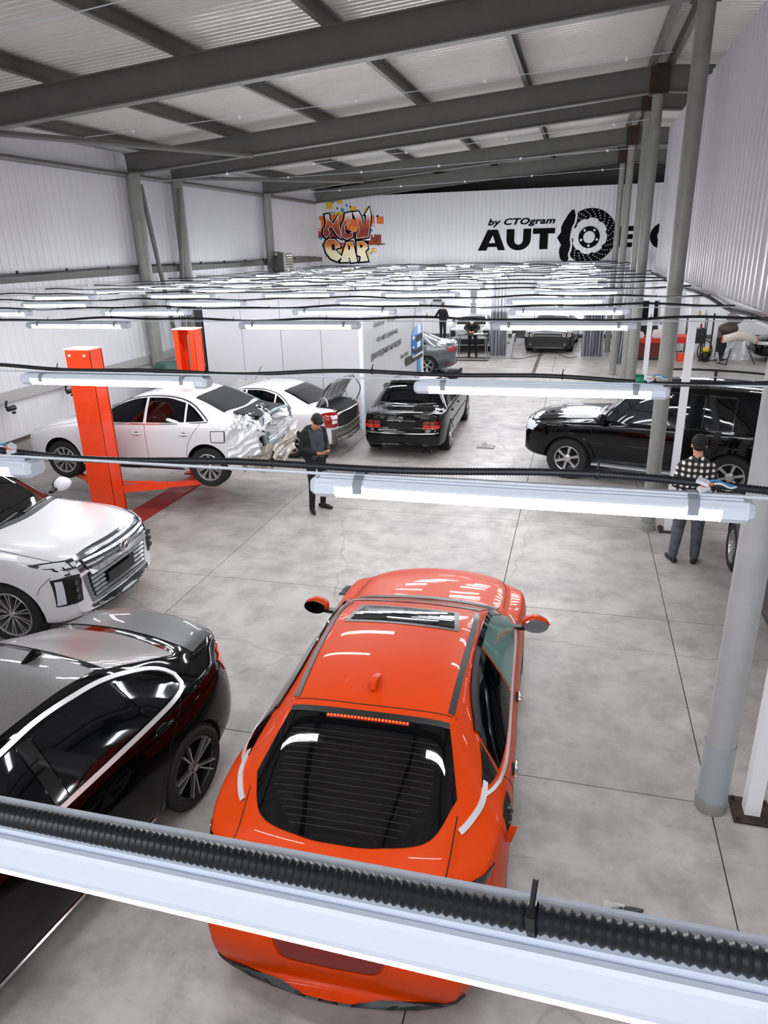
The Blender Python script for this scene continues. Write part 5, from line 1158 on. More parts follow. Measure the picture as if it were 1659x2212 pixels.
# ------------------------------------------------------------------ lettering and graffiti on the far wall
WY = YA-.012
def wm(x=0, z=0, lay=0): return frame((x, WY-.0015*lay, z), (1, 0, 0), (0, 0, 1), (0, -1, 0))
kx = 1.0137
def wp(x, z): return (x*kx, CAMZ+(z-CAMZ)*kx)
M_let = mat('sign_black', '08080a', .8, spec=.1)
sg_ = thing('wall_lettering', 'black lettering with brake disc emblem on the far upper wall', 'sign', (0, 0, 0))
def let(name, poly, m=M_let, lay=0, par=None): return MB().prism([wp(*p) for p in poly], .003, wm(0, 0, lay), m).build(name, None, par or sg_)
z0, z1 = 3.97, 4.745
let('letter_a', [(-4.06,z0),(-3.68,z1),(-3.28,z1),(-2.97,z0),(-3.25,z0),(-3.31,z0+.13),(-3.66,z0+.13),(-3.71,z0)])
let('letter_counter', [(-3.62,z0+.28),(-3.37,z0+.28),(-3.47,z0+.56)], M_aw, 2)
U = [(-2.93,z1),(-2.62,z1)]+[(-2.62+.0,z0+.36)]+[(-2.45+.17*math.cos(R(a)), z0+.36+.17*math.sin(R(a))) for a in range(180, 361, 20)]+[(-2.27,z1),(-1.97,z1)]+[(-2.45+.48*math.cos(R(a)), z0+.40+.42*math.sin(R(a))) for a in range(0, -181, -15)]
let('letter_u', U)
let('letter_t', [(-1.9,z1),(-1.05,z1),(-1.05,z1-.2),(-1.31,z1-.2),(-1.31,z0),(-1.63,z0),(-1.63,z1-.2),(-1.9,z1-.2)])
cal = [(820,115),(832,160),(824,215),(812,235),(800,290),(798,330),(806,370),(800,410),(790,440),(798,470),(790,495),(760,495),(735,475),(722,430),(722,400),(735,370),(700,315),(730,275),(728,240),(745,200),(775,150),(800,120)]
c2w = lambda u, v: (.26+(u-945)/200, 4.41-(v-310)/200)
let('brake_caliper', [c2w(*p) for p in cal])
cur = sorted([(4.41-(v-310)/200, .26+(u+16-945)/200) for u, v in cal[:11]]); fcut = lambda z: float(np.interp(z, [q[0] for q in cur], [q[1] for q in cur]))
def ring(name, cx, cz, ro, ri, lay=0, clip=False, notch=0, m=M_let):
    q = MB(); n = 96; A, B = [], []
    for i in range(n+1):
        a = 2*PI*i/n; rr = ri(a) if callable(ri) else ri
        def P(r): 
            x, z = cx+r*math.cos(a), cz+r*math.sin(a)
            if clip: x = max(x, fcut(z))
            X = wp(x, z); return (X[0], WY-.003-.0015*lay, X[1])
        A.append(P(ro)); B.append(P(rr))
    q.grid([A, B]); q.build(name, m, sg_)
ring('brake_disc', .26, 4.41, 1.0, lambda a: .665-.05*(math.sin(a*8) > .55), 0, True)
ring('disc_hub', .25, 4.37, .40, .22)
for i in range(5):
    a = PI/2+.63+i*2*PI/5; ring('hub_hole', .25+.31*math.cos(a), 4.37+.31*math.sin(a), .045, 0, 2, m=M_aw)
q = MB()
for i in range(24):
    for j in range(4):
        a = 2*PI*i/24+.075*j; r = .72+.075*j; x, z = .26+r*math.cos(a), 4.41+r*math.sin(a)
        if x < fcut(z)+.05: continue
        X = wp(x, z); q.lathe([(.021, 0), (0, 0)], 8, frame((X[0], WY-.005, X[1]), (1,0,0), (0,0,1), (0,-1,0)))
o = q.build('disc_perforations', M_aw, sg_); o['kind'] = 'stuff'
let('letter_b', [(1.38,z0),(1.38,z1-.02),(2.05,z1-.02),(2.16,z1-.1),(2.18,z1-.25),(2.08,z0+.4),(2.22,z0+.28),(2.22,z0+.1),(2.1,z0)])
let('letter_counter', [(1.62,z1-.2),(1.9,z1-.2),(1.9,z1-.31),(1.62,z1-.31)], M_aw, 2); let('letter_counter', [(1.62,z0+.29),(1.93,z0+.29),(1.93,z0+.17),(1.62,z0+.17)], M_aw, 2)
ring('letter_o', 2.94, 4.35, .46, .2)
t_ = text_obj('small_lettering', 'by CTOgram', wm(*wp(-3.68, 4.83), 1), 2.62*kx, .32, M_let, sg_, .035, .25, 1.05)
# graffiti
gf = thing('graffiti', 'orange and black graffiti lettering with yellow squares, on the far wall', 'graffiti', (0, 0, 0))
g2w = lambda u, v: (-10.55+(u-330)/409.5, 5.55-(v-360)/444)
def gp(name, poly, m, lay): return MB().prism([wp(*g2w(*p)) for p in poly], .0012, wm(0, 0, lay), m).build(name, None, gf)
def ramp_mat(name, stops, za, zb):
    m = bpy.data.materials.new(name); m.use_nodes = True; nt = m.node_tree; b = nt.nodes['Principled BSDF']; b.inputs['Roughness'].default_value = .5
    tc = nt.nodes.new('ShaderNodeTexCoord'); sp = nt.nodes.new('ShaderNodeSeparateXYZ'); mr = nt.nodes.new('ShaderNodeMapRange'); cr = nt.nodes.new('ShaderNodeValToRGB')
    mr.inputs[1].default_value = za; mr.inputs[2].default_value = zb; nt.links.new(tc.outputs['Object'], sp.inputs[0]); nt.links.new(sp.outputs['Z'], mr.inputs[0]); nt.links.new(mr.outputs[0], cr.inputs[0]); nt.links.new(cr.outputs[0], b.inputs['Base Color'])
    cr.color_ramp.elements[0].position = stops[0][0]; cr.color_ramp.elements[0].color = lin(stops[0][1]); cr.color_ramp.elements[1].position = stops[-1][0]; cr.color_ramp.elements[1].color = lin(stops[-1][1])
    for p, cc in stops[1:-1]: e = cr.color_ramp.elements.new(p); e.color = lin(cc)
    return m
zv = lambda v: wp(*g2w(0, v))[1]
G1 = ramp_mat('spray_blocks', [(0, 'd8b432'), (.14, 'd8b432'), (.22, 'd2561a'), (.38, '6a1a12'), (.52, '7a1d10'), (.66, 'd2661a'), (.88, 'c85a14'), (.95, 'd8b432'), (1, 'd8b432')], zv(1140), zv(300))
G2 = ramp_mat('spray_letters', [(0, 'e9dfc0'), (.25, 'e6d6a8'), (.33, 'cf7a2a'), (.5, '8c2414'), (.62, '7d1f14'), (.8, 'c0521c'), (.95, 'e0dede'), (1, 'e8e8e8')], zv(1200), zv(320))
M_yel = mat('spray_yellow', 'd0a822', .5); M_blue = mat('spray_blue', '2f86c0', .5); M_outw = mat('spray_white', 'ecebee', .5); M_crown = mat('spray_gold', 'e2b24a', .5); M_orb = mat('spray_orange', 'cc5a1c', .5)
for a in ((370,140,490,270),(575,85,665,185),(800,245,910,320),(1045,285,1105,365),(610,1325,755,1440),(870,1305,940,1365),(500,1020,580,1100),(320,1080,350,1125),(900,1030,950,1080)): gp('yellow_square', [(a[0],a[3]),(a[2],a[3]),(a[2],a[1]),(a[0],a[1])], M_yel, 0)
for a in ((235,385,420,450),(450,330,720,580),(265,450,380,600),(205,600,320,770),(740,430,1000,600),(1140,410,1220,590),(1265,435,1385,555),(1040,740,1335,910),(260,860,330,915),(380,760,520,990),(590,860,730,1050),(880,840,1110,1130),(1155,970,1240,1050),(430,560,1150,790)): gp('colour_block', [(a[0],a[3]),(a[2],a[3]),(a[2],a[1]),(a[0],a[1])], G1, 1)
for a in ((1060,715,1145,830),(450,455,480,510),(745,670,830,760)): gp('white_square', [(a[0],a[3]),(a[2],a[3]),(a[2],a[1]),(a[0],a[1])], M_outw, 2)
for u, v, r_, m in ((500,145,28,M_blue),(740,222,24,M_blue),(665,302,36,M_blue),(245,775,25,M_blue),(1165,660,26,M_blue),(1150,1055,18,M_blue),(835,1430,20,M_blue),(575,265,15,M_let),(805,245,15,M_let),(1280,425,20,M_let),(235,632,14,M_outw),(1200,560,14,M_outw),(1198,762,14,M_outw),(1220,995,12,M_outw)):
    gp('spray_dot', [(u+r_*math.cos(a), v+r_*math.sin(a)) for a in np.linspace(0, 2*PI, 14, endpoint=False)], m, 3)
for s_, m, l in ((30, M_let, 3), (19, M_outw, 4), (7, M_let, 5)): gp('little_square', [(485-s_,355+s_),(485+s_,355+s_),(485+s_,355-s_),(485-s_,355-s_)], m, l)
def grow(poly, d):
    n = len(poly); A = sum(poly[i][0]*poly[(i+1) % n][1]-poly[(i+1) % n][0]*poly[i][1] for i in range(n)); s = 1 if A > 0 else -1; out = []
    for i in range(n):
        p, a, b = Vector(poly[i]), Vector(poly[i-1]), Vector(poly[(i+1) % n]); e1, e2 = (p-a).normalized(), (b-p).normalized()
        n1, n2 = Vector((e1.y, -e1.x))*s, Vector((e2.y, -e2.x))*s; k = n1+n2; k = k/max(.45, 1+n1.dot(n2)); out.append(tuple(p+k*d))
    return out
GL = dict(letter_n=[(350,370),(412,360),(425,450),(490,545),(590,370),(600,600),(620,780),(560,735),(500,640),(450,565),(400,600),(390,640),(430,680),(350,765),(300,690),(320,605),(345,590),(365,500)],
 letter_e=[(715,365),(822,345),(828,440),(760,500),(690,590),(690,690),(750,700),(830,680),(825,760),(720,805),(650,760),(625,660),(645,560),(700,460)],
 letter_w=[(852,350),(945,340),(1000,450),(1012,600),(1045,470),(1068,590),(1092,390),(1072,385),(1140,280),(1158,400),(1140,560),(1105,770),(900,790),(905,715),(945,690),(965,640),(935,520),(885,420)],
 letter_c=[(400,790),(500,800),(575,880),(600,930),(500,960),(470,900),(445,930),(450,990),(520,1010),(612,1105),(530,1180),(420,1130),(345,1030),(315,910),(345,830)],
 letter_a=[(720,855),(820,855),(850,1000),(888,1195),(790,1205),(765,1120),(735,1120),(730,1195),(598,1195),(665,1000)],
 letter_r=[(905,855),(1000,845),(1075,900),(1088,970),(1035,1020),(1085,1185),(955,1195),(975,1110),(930,1085),(905,1075)])
def conv(name, poly, m, lay):
    V = [wp(*g2w(*p)) for p in poly]; from mathutils.geometry import tessellate_polygon
    tr = tessellate_polygon([[Vector((p[0], p[1], 0)) for p in V]]); q = MB(); q.add([(x, WY-.003-.0014*lay, z) for x, z in V], tr, m); return q.build(name, None, gf)
for nm, poly in GL.items(): conv('letter_outline', [(u-5, v+4) for u, v in grow(poly, 33)], M_let, 6)  # black outline paint behind each letter
for nm, poly in GL.items(): conv('letter_border', grow(poly, 7), M_outw, 8)
for nm, poly in GL.items(): conv(nm, poly, G2, 10)
for nm, poly in dict(a_slot=[(745,910),(775,910),(775,990),(740,990)], r_slot=[(950,900),(1000,905),(1005,945),(960,965)], c_slot=[(440,890),(490,870),(500,960),(470,1000),(445,970)], e_slot=[(705,640),(760,640),(790,690),(730,715)]).items(): conv(nm, poly, M_let, 12)
conv('orange_blob', [(800,470),(850,450),(900,480),(945,560),(940,660),(880,690),(790,650),(745,600),(730,560)], M_orb, 12)
q = MB()
for l in ([(790,640),(885,668)], [(800,640),(812,580),(835,625),(850,575),(868,620),(905,590),(880,668)], [(748,600),(765,540),(800,500)]):
    q.tube([(*[wp(*g2w(u, v))[0]], WY-.022, wp(*g2w(u, v))[1]) for u, v in l], .022, 6)
q.build('crown_lines', M_crown, gf)
text_obj('tag', 'CTOgram', wm(*wp(*g2w(1130, 935)), 14), .68, .13, M_let, gf, .01, .3); text_obj('tag', 'ART', wm(*wp(*g2w(1190, 868)), 14), .2, .05, M_let, gf, .02, .2)

# ------------------------------------------------------------------ lift
M_or = mat('lift_orange', 'f0400c', .35, coat=.3); M_ord = mat('lift_floor_red', 'a8261a', .5, noise=.25, nscale=8)
def tower(x, y, sgn, label):
    t = thing('lift_tower', label, 'lift', (x, y, 0), 0)
    H = 2.83; w, d, th = .42, .30, .03
    q = MB(); q.box((0, -sgn*d/2, H/2), (w, th, H)).box((-w/2+th/2, 0, H/2), (th, d, H)).box((w/2-th/2, 0, H/2), (th, d, H)); q.box((-w/2+.05, sgn*d/2, H/2), (.1, th, H)); q.box((w/2-.05, sgn*d/2, H/2), (.1, th, H)); q.build('column', M_or, t)
    MB().box((0, 0, H+.01), (w+.04, d+.04, .02)).build('top_plate', mat('lift_top', 'e8c8b8', .5), t)
    MB().box((0, 0, .015), (w+.2, d+.16, .03)).build('foot_plate', M_ord, t)
    MB().tube([(.03, sgn*.05, .1), (.03, sgn*.05, H-.1)], .02, 8).build('lifting_screw', M_alloy, t, 60)
    MB().box((0, sgn*.02, .55), (w-.1, d-.06, .5)).build('carriage', M_ord, t)
    for sx in (-1, 1): MB().lathe([(.02, 0), (.02, .02), (0, .02)], 8, frame((sx*.13, -sgn*(d/2+.015), H-.08), (1,0,0), (0,0,1), (0,-sgn,0))).build('bolt', M_whitep, t)
    if sgn > 0: MB().box((w/2+.003, -.02, 2.42), (.004, .16, .09)).build('warning_sticker', mat('sticker', 'e2a090', .5), t)
    zz = .50
    for k_, (ex, ey) in enumerate(((1.35, .72), (-1.15, .75))):
        q = MB(); a = Vector((.18 if ex > 0 else -.18, sgn*.18, zz)); b = Vector((ex, sgn*ey, zz+.02)); m_ = a.lerp(b, .55)
        q.bar(a, m_, .10, .11).bar(m_, b, .075, .08); ar = q.build('swing_arm', M_or, t)
        MB().bar(a+Vector((0, 0, .12)), a.lerp(b, .4)+Vector((0, 0, .07)), .03, .03).build('arm_strut', M_or, ar)
        MB().lathe([(.07, 0), (.07, .03), (.05, .09), (0, .09)], 14, Matrix.Translation(b+Vector((0, 0, .03)))).build('arm_pad', M_black, ar, 40)
    return t
tower(-7.35, 9.56, 1, 'nearer orange lift tower in front of the smashed white car')
tower(-7.13, 12.34, -1, 'farther orange lift tower with open channel, behind the smashed white car')
tag(MB().box((-7.0, 10.95, .012), (.46, 3.0, .024)).build('lift_floor_plate', M_ord), 'dark red floor plate running between the two lift towers', 'lift plate')
t = thing('green_tank', 'dark green tank behind the farther lift tower', 'tank', (-9.8, 15.95, 0)); MB().lathe([(.0, .1), (.36, .1), (.42, .2), (.42, 1.5), (.36, 1.62), (0, 1.66)], 28).build('shell', mat('tank_green', '1d4a3e', .4), t, 40)
for a in (0, 2.1, 4.2): MB().tube([(.3*math.cos(a), .3*math.sin(a), 0), (.3*math.cos(a), .3*math.sin(a), .16)], .03, 6).build('leg', M_black, t)
# ------------------------------------------------------------------ fan heater on the wall
t = thing('fan_heater', 'grey fan heater on brackets on the left wall', 'heater', (-9.95, 24.55, 3.74)); M_ht = mat('heater_grey', '3e3d3b', .5)
MB().box((-.12, 0, 0), (.26, .62, .70)).build('casing', M_ht, t); MB().lathe([(.30, 0), (.27, .22), (.12, .26), (0, .26)], 24, frame((-.24, 0, 0), (0,1,0), (0,0,1), (-1,0,0))).build('fan_cowl', M_ht, t, 40)
f_ = MB().box((.03, 0, 0), (.06, .66, .76)).build('front_frame', mat('heater_frame', 'a8a49c', .4), t)
for i in range(8): MB().box((.075, 0, -.29+i*.083), (.05, .56, .05), (0, .5, 0)).build('louvre', mat('louvre_grey', '77736a', .4, .4), t)
for z in (-.38, .38): MB().tube(smooth_line([(-.85, .48, z), (-.5, .35, z), (-.25, .3, z*.9)], 8), .025, 6).build('bracket', M_steel_d, t, 60)
MB().tube(smooth_line([(-.3, -.3, .33), (-.5, -.36, 0), (-.3, -.3, -.33)], 10), .02, 6).build('hose', M_black, t, 60)
# hook arms on the left rail
for k_, (y, l) in enumerate(((11.6, 'black swivelling arm on the left wall rail, nearer one'), (13.4, 'black swivelling arm on the left wall rail, farther one'))):
    t = thing('rail_arm', l, 'wall arm', (XL+.1, y, 1.5)); MB().bar((0, 0, 0), (.04, -.1, -.12), .03).build('bracket', M_black, t)
    MB().lathe([(.0, -.1), (.05, -.1), (.055, .08), (.03, .1), (0, .1)], 12, frame((.1, -.02, -.14), (0,0,1), (1,0,0), (0,1,0))).build('body', M_black, t, 40); MB().sph((.12, .0, -.23), (.035, .05, .03)).build('nozzle', M_black, t, 60)

# ------------------------------------------------------------------ rear room: curtains, diagonal lit tubes, table, small things
def curtain(xa, xb, y, z0_, z1_, name, label, m, n=7, amp=.07, lean=0):
    t = thing(name, label, 'curtain', ((xa+xb)/2, y, 0)); W_ = xb-xa
    def w_(u, ph=0): return amp*math.sin(u*2*PI*n+ph)+amp*.4*math.sin(u*2*PI*n*2.3+1)
    N = n*12
    for s_, e_, mm, nm in ((z0_, 1.75, m, 'lower_sheet'), (1.7, z1_, mat('film_clear', 'e6e6ea', .12, spec=.6, coat=.5), 'upper_film')):
        rows = []
        for i in range(7):
            z = s_+(e_-s_)*i/6; rows.append([(-W_/2+W_*j/N+lean*(z-1), w_(j/N, z*.4)*(1+.3*math.sin(z*3+j*.4)), z) for j in range(N+1)])
        q = MB(); q.grid(rows); q.grid([[(p[0], p[1]+.012, p[2]) for p in r] for r in rows], flip=True); q.build(nm, mm, t, 50)
    MB().tube([(-W_/2-.1, 0, z1_+.02), (W_/2+.1, 0, z1_+.02)], .02, 8).build('rail', M_alloy, t)
    for i in range(6): MB().tube([(-W_/2+W_*i/5, 0, z1_+.04), (-W_/2+W_*i/5, 0, z1_-.04)], .012, 6).build('hook', M_dark, t)
M_cur = mat('curtain_grey', '9a9ca2', .35, .2)
curtain(-3.28, -2.62, 28.85, .02, 3.25, 'partition_curtain', 'gathered grey curtain beside the work table', M_cur, 5, .10)
curtain(.25, 1.05, 28.95, .02, 3.25, 'partition_curtain', 'gathered grey curtain right of the muscle car', M_cur, 7, .09)
curtain(1.35, 1.75, 27.2, .02, 3.2, 'partition_curtain', 'narrow grey curtain between the far grey columns', M_cur, 4, .06, .05)
tag(MB().box((-2.38, 28.5, .45), (.10, .6, .9), (0, .12, 0)).build('leaning_panel', M_cur), 'pale sheet leaning at the foot of the left curtain', 'sheet')
M_xt = mat('lit_diagonal', 'fbfcff', .4, emit=9)
for k_, (cx, cz, w_, l) in enumerate(((-4.8, 1.55, 1.05, 'left'), (-.75, 1.6, .95, 'right'))):
    t = thing('cross_lamp', 'cross-shaped lit tube lamp on the rear wall, %s one' % l, 'lamp', (cx, YB-.1, cz), 0, 'cross lamps')
    for sx in (-1, 1):
        for sz in (-1, 1): MB().bar((sx*.12, -.04, sz*.1), (sx*w_, -.04, sz*.86), .10, .06, up=(0,1,0)).build('tube', M_xt, t)
    MB().box((0, 0, 0), (.3, .06, 1.9)).build('backing_post', mat('post_mid_grey', '8b8b8e', .5), t)
def trestle():
    t = thing('work_table', 'light folding trestle work table with man leaning over it', 'table', (-3.85, 27.9, 0)); M_tl_ = mat('trestle_grey', '8a8d90', .4, .5)
    MB().box((0, 0, .97), (1.15, .6, .03)).build('tabletop', mat('table_dark', '26282a', .4), t)
    for sx in (-1, 1):
        for sy in (-1, 1): MB().tube([(sx*.5, sy*.22, .95), (sx*.58, sy*.34, .02)], .016, 8).build('leg', M_tl_, t, 60)
    for sy in (-1, 1): MB().tube([(-.66, sy*.34, .02), (.66, sy*.34, .02)], .022, 8).build('foot_bar', M_black, t, 60)
trestle()
tag(MB().box((-3.62, 27.86, .998), (.38, .26, .02), (0, 0, .3)).build('paper_sheet', M_whitep), 'white paper sheet lying on the work table', 'paper')
q = MB()
for i in range(60): q.v.append(None) if False else None
tag(MB().tube(smooth_line([(-2.55, 28.3, .012), (-2.2, 28.2, .012), (-1.9, 28.35, .012), (-1.6, 28.9, .012), (-1.2, 29.4, .012)], 30), .012, 6).build('floor_cable', M_black), 'thin dark cable lying on the floor left of the muscle car', 'cable')
tag(MB().tube(smooth_line([(.1, 28.9, .012), (-.2, 28.6, .012), (-.4, 29.0, .012), (-.6, 29.4, .012)], 20).copy(), .012, 6).build('floor_cable', M_black), 'thin dark cable lying on the floor right of the muscle car', 'cable')
t = thing('wall_shelf', 'low grey shelf bench along the rear wall right of the muscle car', 'shelf', (.55, 34.1, 0)); MB().box((0, 0, .75), (1.3, .5, .1)).build('top', M_rail, t)
for sx in (-.6, .6): MB().box((sx, 0, .35), (.06, .4, .7)).build('leg', M_rail, t)
MB().box((0, -.1, .2), (1.3, .1, .1)).build('lower_bar', M_black, t)
t = thing('covered_car_part', 'dark car door panel standing left of the muscle car', 'panel', (-2.35, 33.4, 0)); MB().prism([(-.45, .25), (.2, .15), (.45, .5), (.45, 1.0), (-.45, 1.05)], .12, frame((0, 0, 0), (1,0,0), (0,0,1), (0,-1,0))).build('door_skin', mat('part_grey', '3c3e42', .35, coat=.5), t)
for sx in (-.3, .3): MB().bar((sx, 0, 0), (sx, -.06, .3), .04).build('stand_leg', M_black, t)
for k_, (x, z, w_, h_, l) in enumerate(((-6.0, 2.1, .16, .20, 'small black speaker box on the rear wall'), (-6.55, 1.75, .45, .07, 'black air gun on the rear wall rail'), (-3.05, 1.75, .2, .1, 'small black camera on the rear wall'))):
    t = thing(('speaker', 'air_gun', 'camera')[k_], l, ('speaker', 'tool', 'camera')[k_], (x, YB-.12, z)); MB().box((0, 0, 0), (w_, .14, h_), taper=.8).build('body', M_black, t); MB().box((0, .06, 0), (.05, .1, .05)).build('mount', M_black, t)

# ------------------------------------------------------------------ right bay
M_rb = mat('bench_red', 'c2200e', .4); M_ro = mat('bench_orange', 'e84a18', .45)
t = thing('straightening_bench', 'red steel straightening bench behind the grey columns', 'bench', (3.0, 28.7, 0))
for y in (-.4, .4): MB().bar((-1.0, y, .72), (1.15, y, .72), .14, .16).build('beam', M_rb, t)
MB().box((-.3, 0, .35), (1.1, .7, .5)).build('base_box', mat('bench_dark', '5e140c', .5), t)
for x in (-1.0, 1.0): MB().bar((x, -.5, .72), (x, .5, .72), .12, .14).build('cross_beam', M_rb, t)
for x in (-.95, .8): MB().prism([(-.14, 0), (.2, 0), (.08, .28), (-.14, .28)], .35, frame((x, -.25, 0), (1,0,0), (0,0,1), (0,-1,0))).build('foot', M_ro, t)
for i in range(6): MB().bar((.45+i*.13, -.45, .84+.0*i), (.45+i*.13, .45, .84), .035).build('grid_bar', mat('grid_pink', 'd8604e', .5), t)
for i in range(5): MB().bar((.4, -.4+i*.2, .86), (1.15, -.4+i*.2, .86), .03).build('grid_bar', mat('grid_pink', 'd8604e', .5), t)
for x in (-.75, .0): tag(MB().prism([(-.22, 0), (.22, 0), (.2, .16), (-.1, .26), (-.2, .22)], .5, frame((3.0+x, 28.95, .80), (1,0,0), (0,0,1), (0,-1,0))).build('paper_carton', mat('carton_white', 'dcd6d4', .6)), 'white carton lying on the red bench, %s one' % ('left' if x < -.1 else 'right'), 'carton')
c = sedan('open_bonnet_car', 'white car with raised bonnet behind the red bench', (2.6, 32.2, 0), -92.0, P_white, mirrors=True)
c.patch('top', 'engine_bay', [(1.1,.62),(1.15,0),(1.1,-.62)], [(2.25,.55),(2.35,0),(2.25,-.55)], M_dark, .012, 16, 6)
q = MB(); rows = [[(1.0+.95*t_*.45, y, 1.0+.95*t_) for y in np.linspace(-.7+.1*t_, .7-.1*t_, 9)] for t_ in (0, .25, .5, .75, 1)]; q.grid(rows); q.grid([[(p[0]-.04, p[1], p[2]+.02) for p in r] for r in rows], flip=True); q.build('raised_bonnet', P_white, c.root, 50)
q = MB(); q.grid([[(p[0]+.01, p[1]*.85, p[2]) for p in r] for r in rows[1:]]); q.build('bonnet_lining', M_dark, c.root)
c = sedan('stripped_car', 'black car with raised bonnet at the right edge of the bay', (8.6, 28.9, 0), 181.0, P_black, mirrors=False)
q = MB(); rows = [[(1.0+.5*t_, y, 1.0+.85*t_) for y in np.linspace(-.7+.1*t_, .7-.1*t_, 9)] for t_ in (0, .25, .5, .75, 1)]; q.grid(rows); q.grid([[(p[0]-.04, p[1], p[2]+.02) for p in r] for r in rows], flip=True); q.build('raised_bonnet', mat('lining_dark', '22201f', .7), c.root, 50)
# stand with a plastic-wrapped bumper
t = thing('panel_stand', 'folding stand draped in clear film with a pale bumper on top', 'stand', (5.55, 27.9, 0)); M_film = mat('drape_film', 'b9b9bc', .2, coat=.6, noise=.25, nscale=7)
for sx, ex in ((-1, -.55), (-.6, -.35), (1, .6)): MB().tube([(ex*.3, 0, .9), (ex*1.0, -.35 if sx != -.6 else -.5, .02)], .018, 6).build('leg', M_black, t, 60)
MB().tube([(-.62, -.2, .03), (-.32, -.52, .02)], .016, 6).build('leg_brace', M_black, t)
crumple('clear_film', (-.22, -.10, .98), (.18, -.10, .98), (-.50, -.28, .18), (.42, -.28, .14), M_film, t, 18, .05, 31, sm=15)
M_bp = mat('bumper_beige', 'd9cec4', .45)
pts = smooth_line([(-.48, -.02, .84), (-.32, -.18, .90), (.0, -.22, 1.0), (.35, -.16, .92), (.62, .02, .80)], 16)
q = MB(); q.grid([[(p[0], p[1]-d_, p[2]+h_) for p in pts] for d_, h_ in ((0, .14), (.05, .10), (.07, 0), (.05, -.10), (0, -.14), (-.03, -.12), (-.03, .12), (0, .14))]); q.build('bumper', M_bp, t, 50)
for p in (pts[0], pts[-1]): MB().box(p, (.07, .10, .24)).build('bumper_end', mat('end_orange', 'd86a2a', .5), t)
# leather seat and hose reel, black board
t = thing('car_seat', 'brown leather car seat leaning behind the draped stand', 'seat', (5.45, 29.25, 0)); M_lea = mat('leather_brown', '5e4a44', .5, noise=.25, nscale=6)
q = MB(); q.sph((-.0, 0, 1.05), (.36, .3, .24), 16, 10).sph((-.28, -.05, .62), (.18, .26, .42), 16, 10); q.build('cushion', M_lea, t, 60)
MB().sph((.22, .1, 1.45), (.30, .2, .26), 14, 8).build('backrest', mat('leather_grey', '8a8486', .5), t, 60)
for sx in (-.3, .3): MB().tube([(sx, 0, 1.0), (sx*1.1, .1, 0)], .03, 6).build('leg', M_black, t)
t = thing('hose_reel', 'black hose hanging in a loop beside the white post', 'hose', (4.55, 28.05, 0))
MB().tube([(.0+.24*math.cos(a), 0, .40+.36*math.sin(a)) for a in np.linspace(0, 2*PI, 28, endpoint=False)], .022, 8, closed=True).build('hose_loop', M_black, t, 60)
MB().bar((-.12, .15, 0), (-.12, .15, 1.2), .05).build('stand_post', M_black, t); MB().bar((.2, .15, 0), (.2, .15, 1.7), .05).build('stand_post', M_black, t)
t = thing('yellow_compressor', 'small yellow compressor head inside the hose loop', 'compressor', (4.62, 28.22, 0)); MB().sph((0, 0, .42), (.14, .12, .10)).build('motor', mat('compressor_yellow', 'd8b820', .4), t, 60)
MB().lathe([(0, .05), (.14, .08), (.16, .2), (.14, .32), (0, .35)], 16).build('tank', M_black, t, 40); MB().box((0, 0, .03), (.2, .2, .06)).build('base', M_black, t)
tag(MB().box((5.2, 28.4, .43), (.30, .05, .84), (0, -.25, 0)).build('black_board', mat('board_black', '14181a', .5)), 'black board leaning beside the white post', 'board')
t = thing('tool_trolley', 'cluttered dark tool trolley behind the hose loop', 'trolley', (4.55, 30.55, 0)); MB().box((0, 0, .65), (.7, .45, .55)).build('cabinet', mat('trolley_dark', '2c2c2e', .5), t); MB().box((0, 0, 1.4), (.75, .3, .04)).build('top_shelf', M_black, t)
for sx in (-.34, .34):
    for sy in (-.2, .2): MB().bar((sx, sy, 0), (sx, sy, 1.42), .035).build('post', M_black, t)
for i in range(6): MB().lathe([(.04, 0), (.04, .14), (.015, .18), (.015, .2), (0, .2)], 8, Matrix.Translation((-.28+.11*i, -.05, 1.42 if i % 2 else .93))).build('bottle', mat('bottle_%d' % (i % 3), ('c0a040', '8c2c20', 'b8b8b8')[i % 3], .4), t, 40)
# ------------------------------------------------------------------ small litter on the floor
def litter(x, y, s_, col, label, seed, name='rag'):
    rnd = random.Random(seed); q = MB(); n = 9; rows = []
    for i in range(n): rows.append([(x+s_*(i/(n-1)-.5)*(1+.3*rnd.random()), y+s_*.7*(j/(n-1)-.5)*(1+.3*rnd.random()), .014+s_*.35*rnd.random()*(1-abs(2*i/(n-1)-1))*(1-abs(2*j/(n-1)-1))) for j in range(n)])
    q.grid(rows); q.grid([[(p[0], p[1], .004) for p in r] for r in rows], flip=True); return tag(q.build(name, mat('litter_'+col, col, .6)), label, name.replace('_', ' '))
litter(.56, 3.68, .22, '2a2a2a', 'crumpled dark rag on the floor right of the orange-red car', 1)
litter(.50, 3.74, .12, 'bdbbb8', 'pale scrap beside the dark rag on the floor', 2, 'scrap')
litter(-1.76, 15.2, .34, 'a9a4a0', 'crumpled clear film on the floor right of the star saloon', 3, 'plastic_film')
litter(-.12, 7.55, .10, 'e0dedb', 'small white paper scrap by the right mirror of the orange-red car', 4, 'scrap')
litter(-2.55, 7.85, .30, '3a3230', 'dark bristly rag beside the left mirror of the orange-red car', 5)
litter(-2.3, 4.95, .09, '6a5d4a', 'brown crumpled leaf near the black saloon wheel', 6, 'leaf')
t = thing('black_bumper_stack', 'glossy black bumper skins stacked on the floor beyond the star saloon', 'bumper', (-4.2, 23.5, 0))
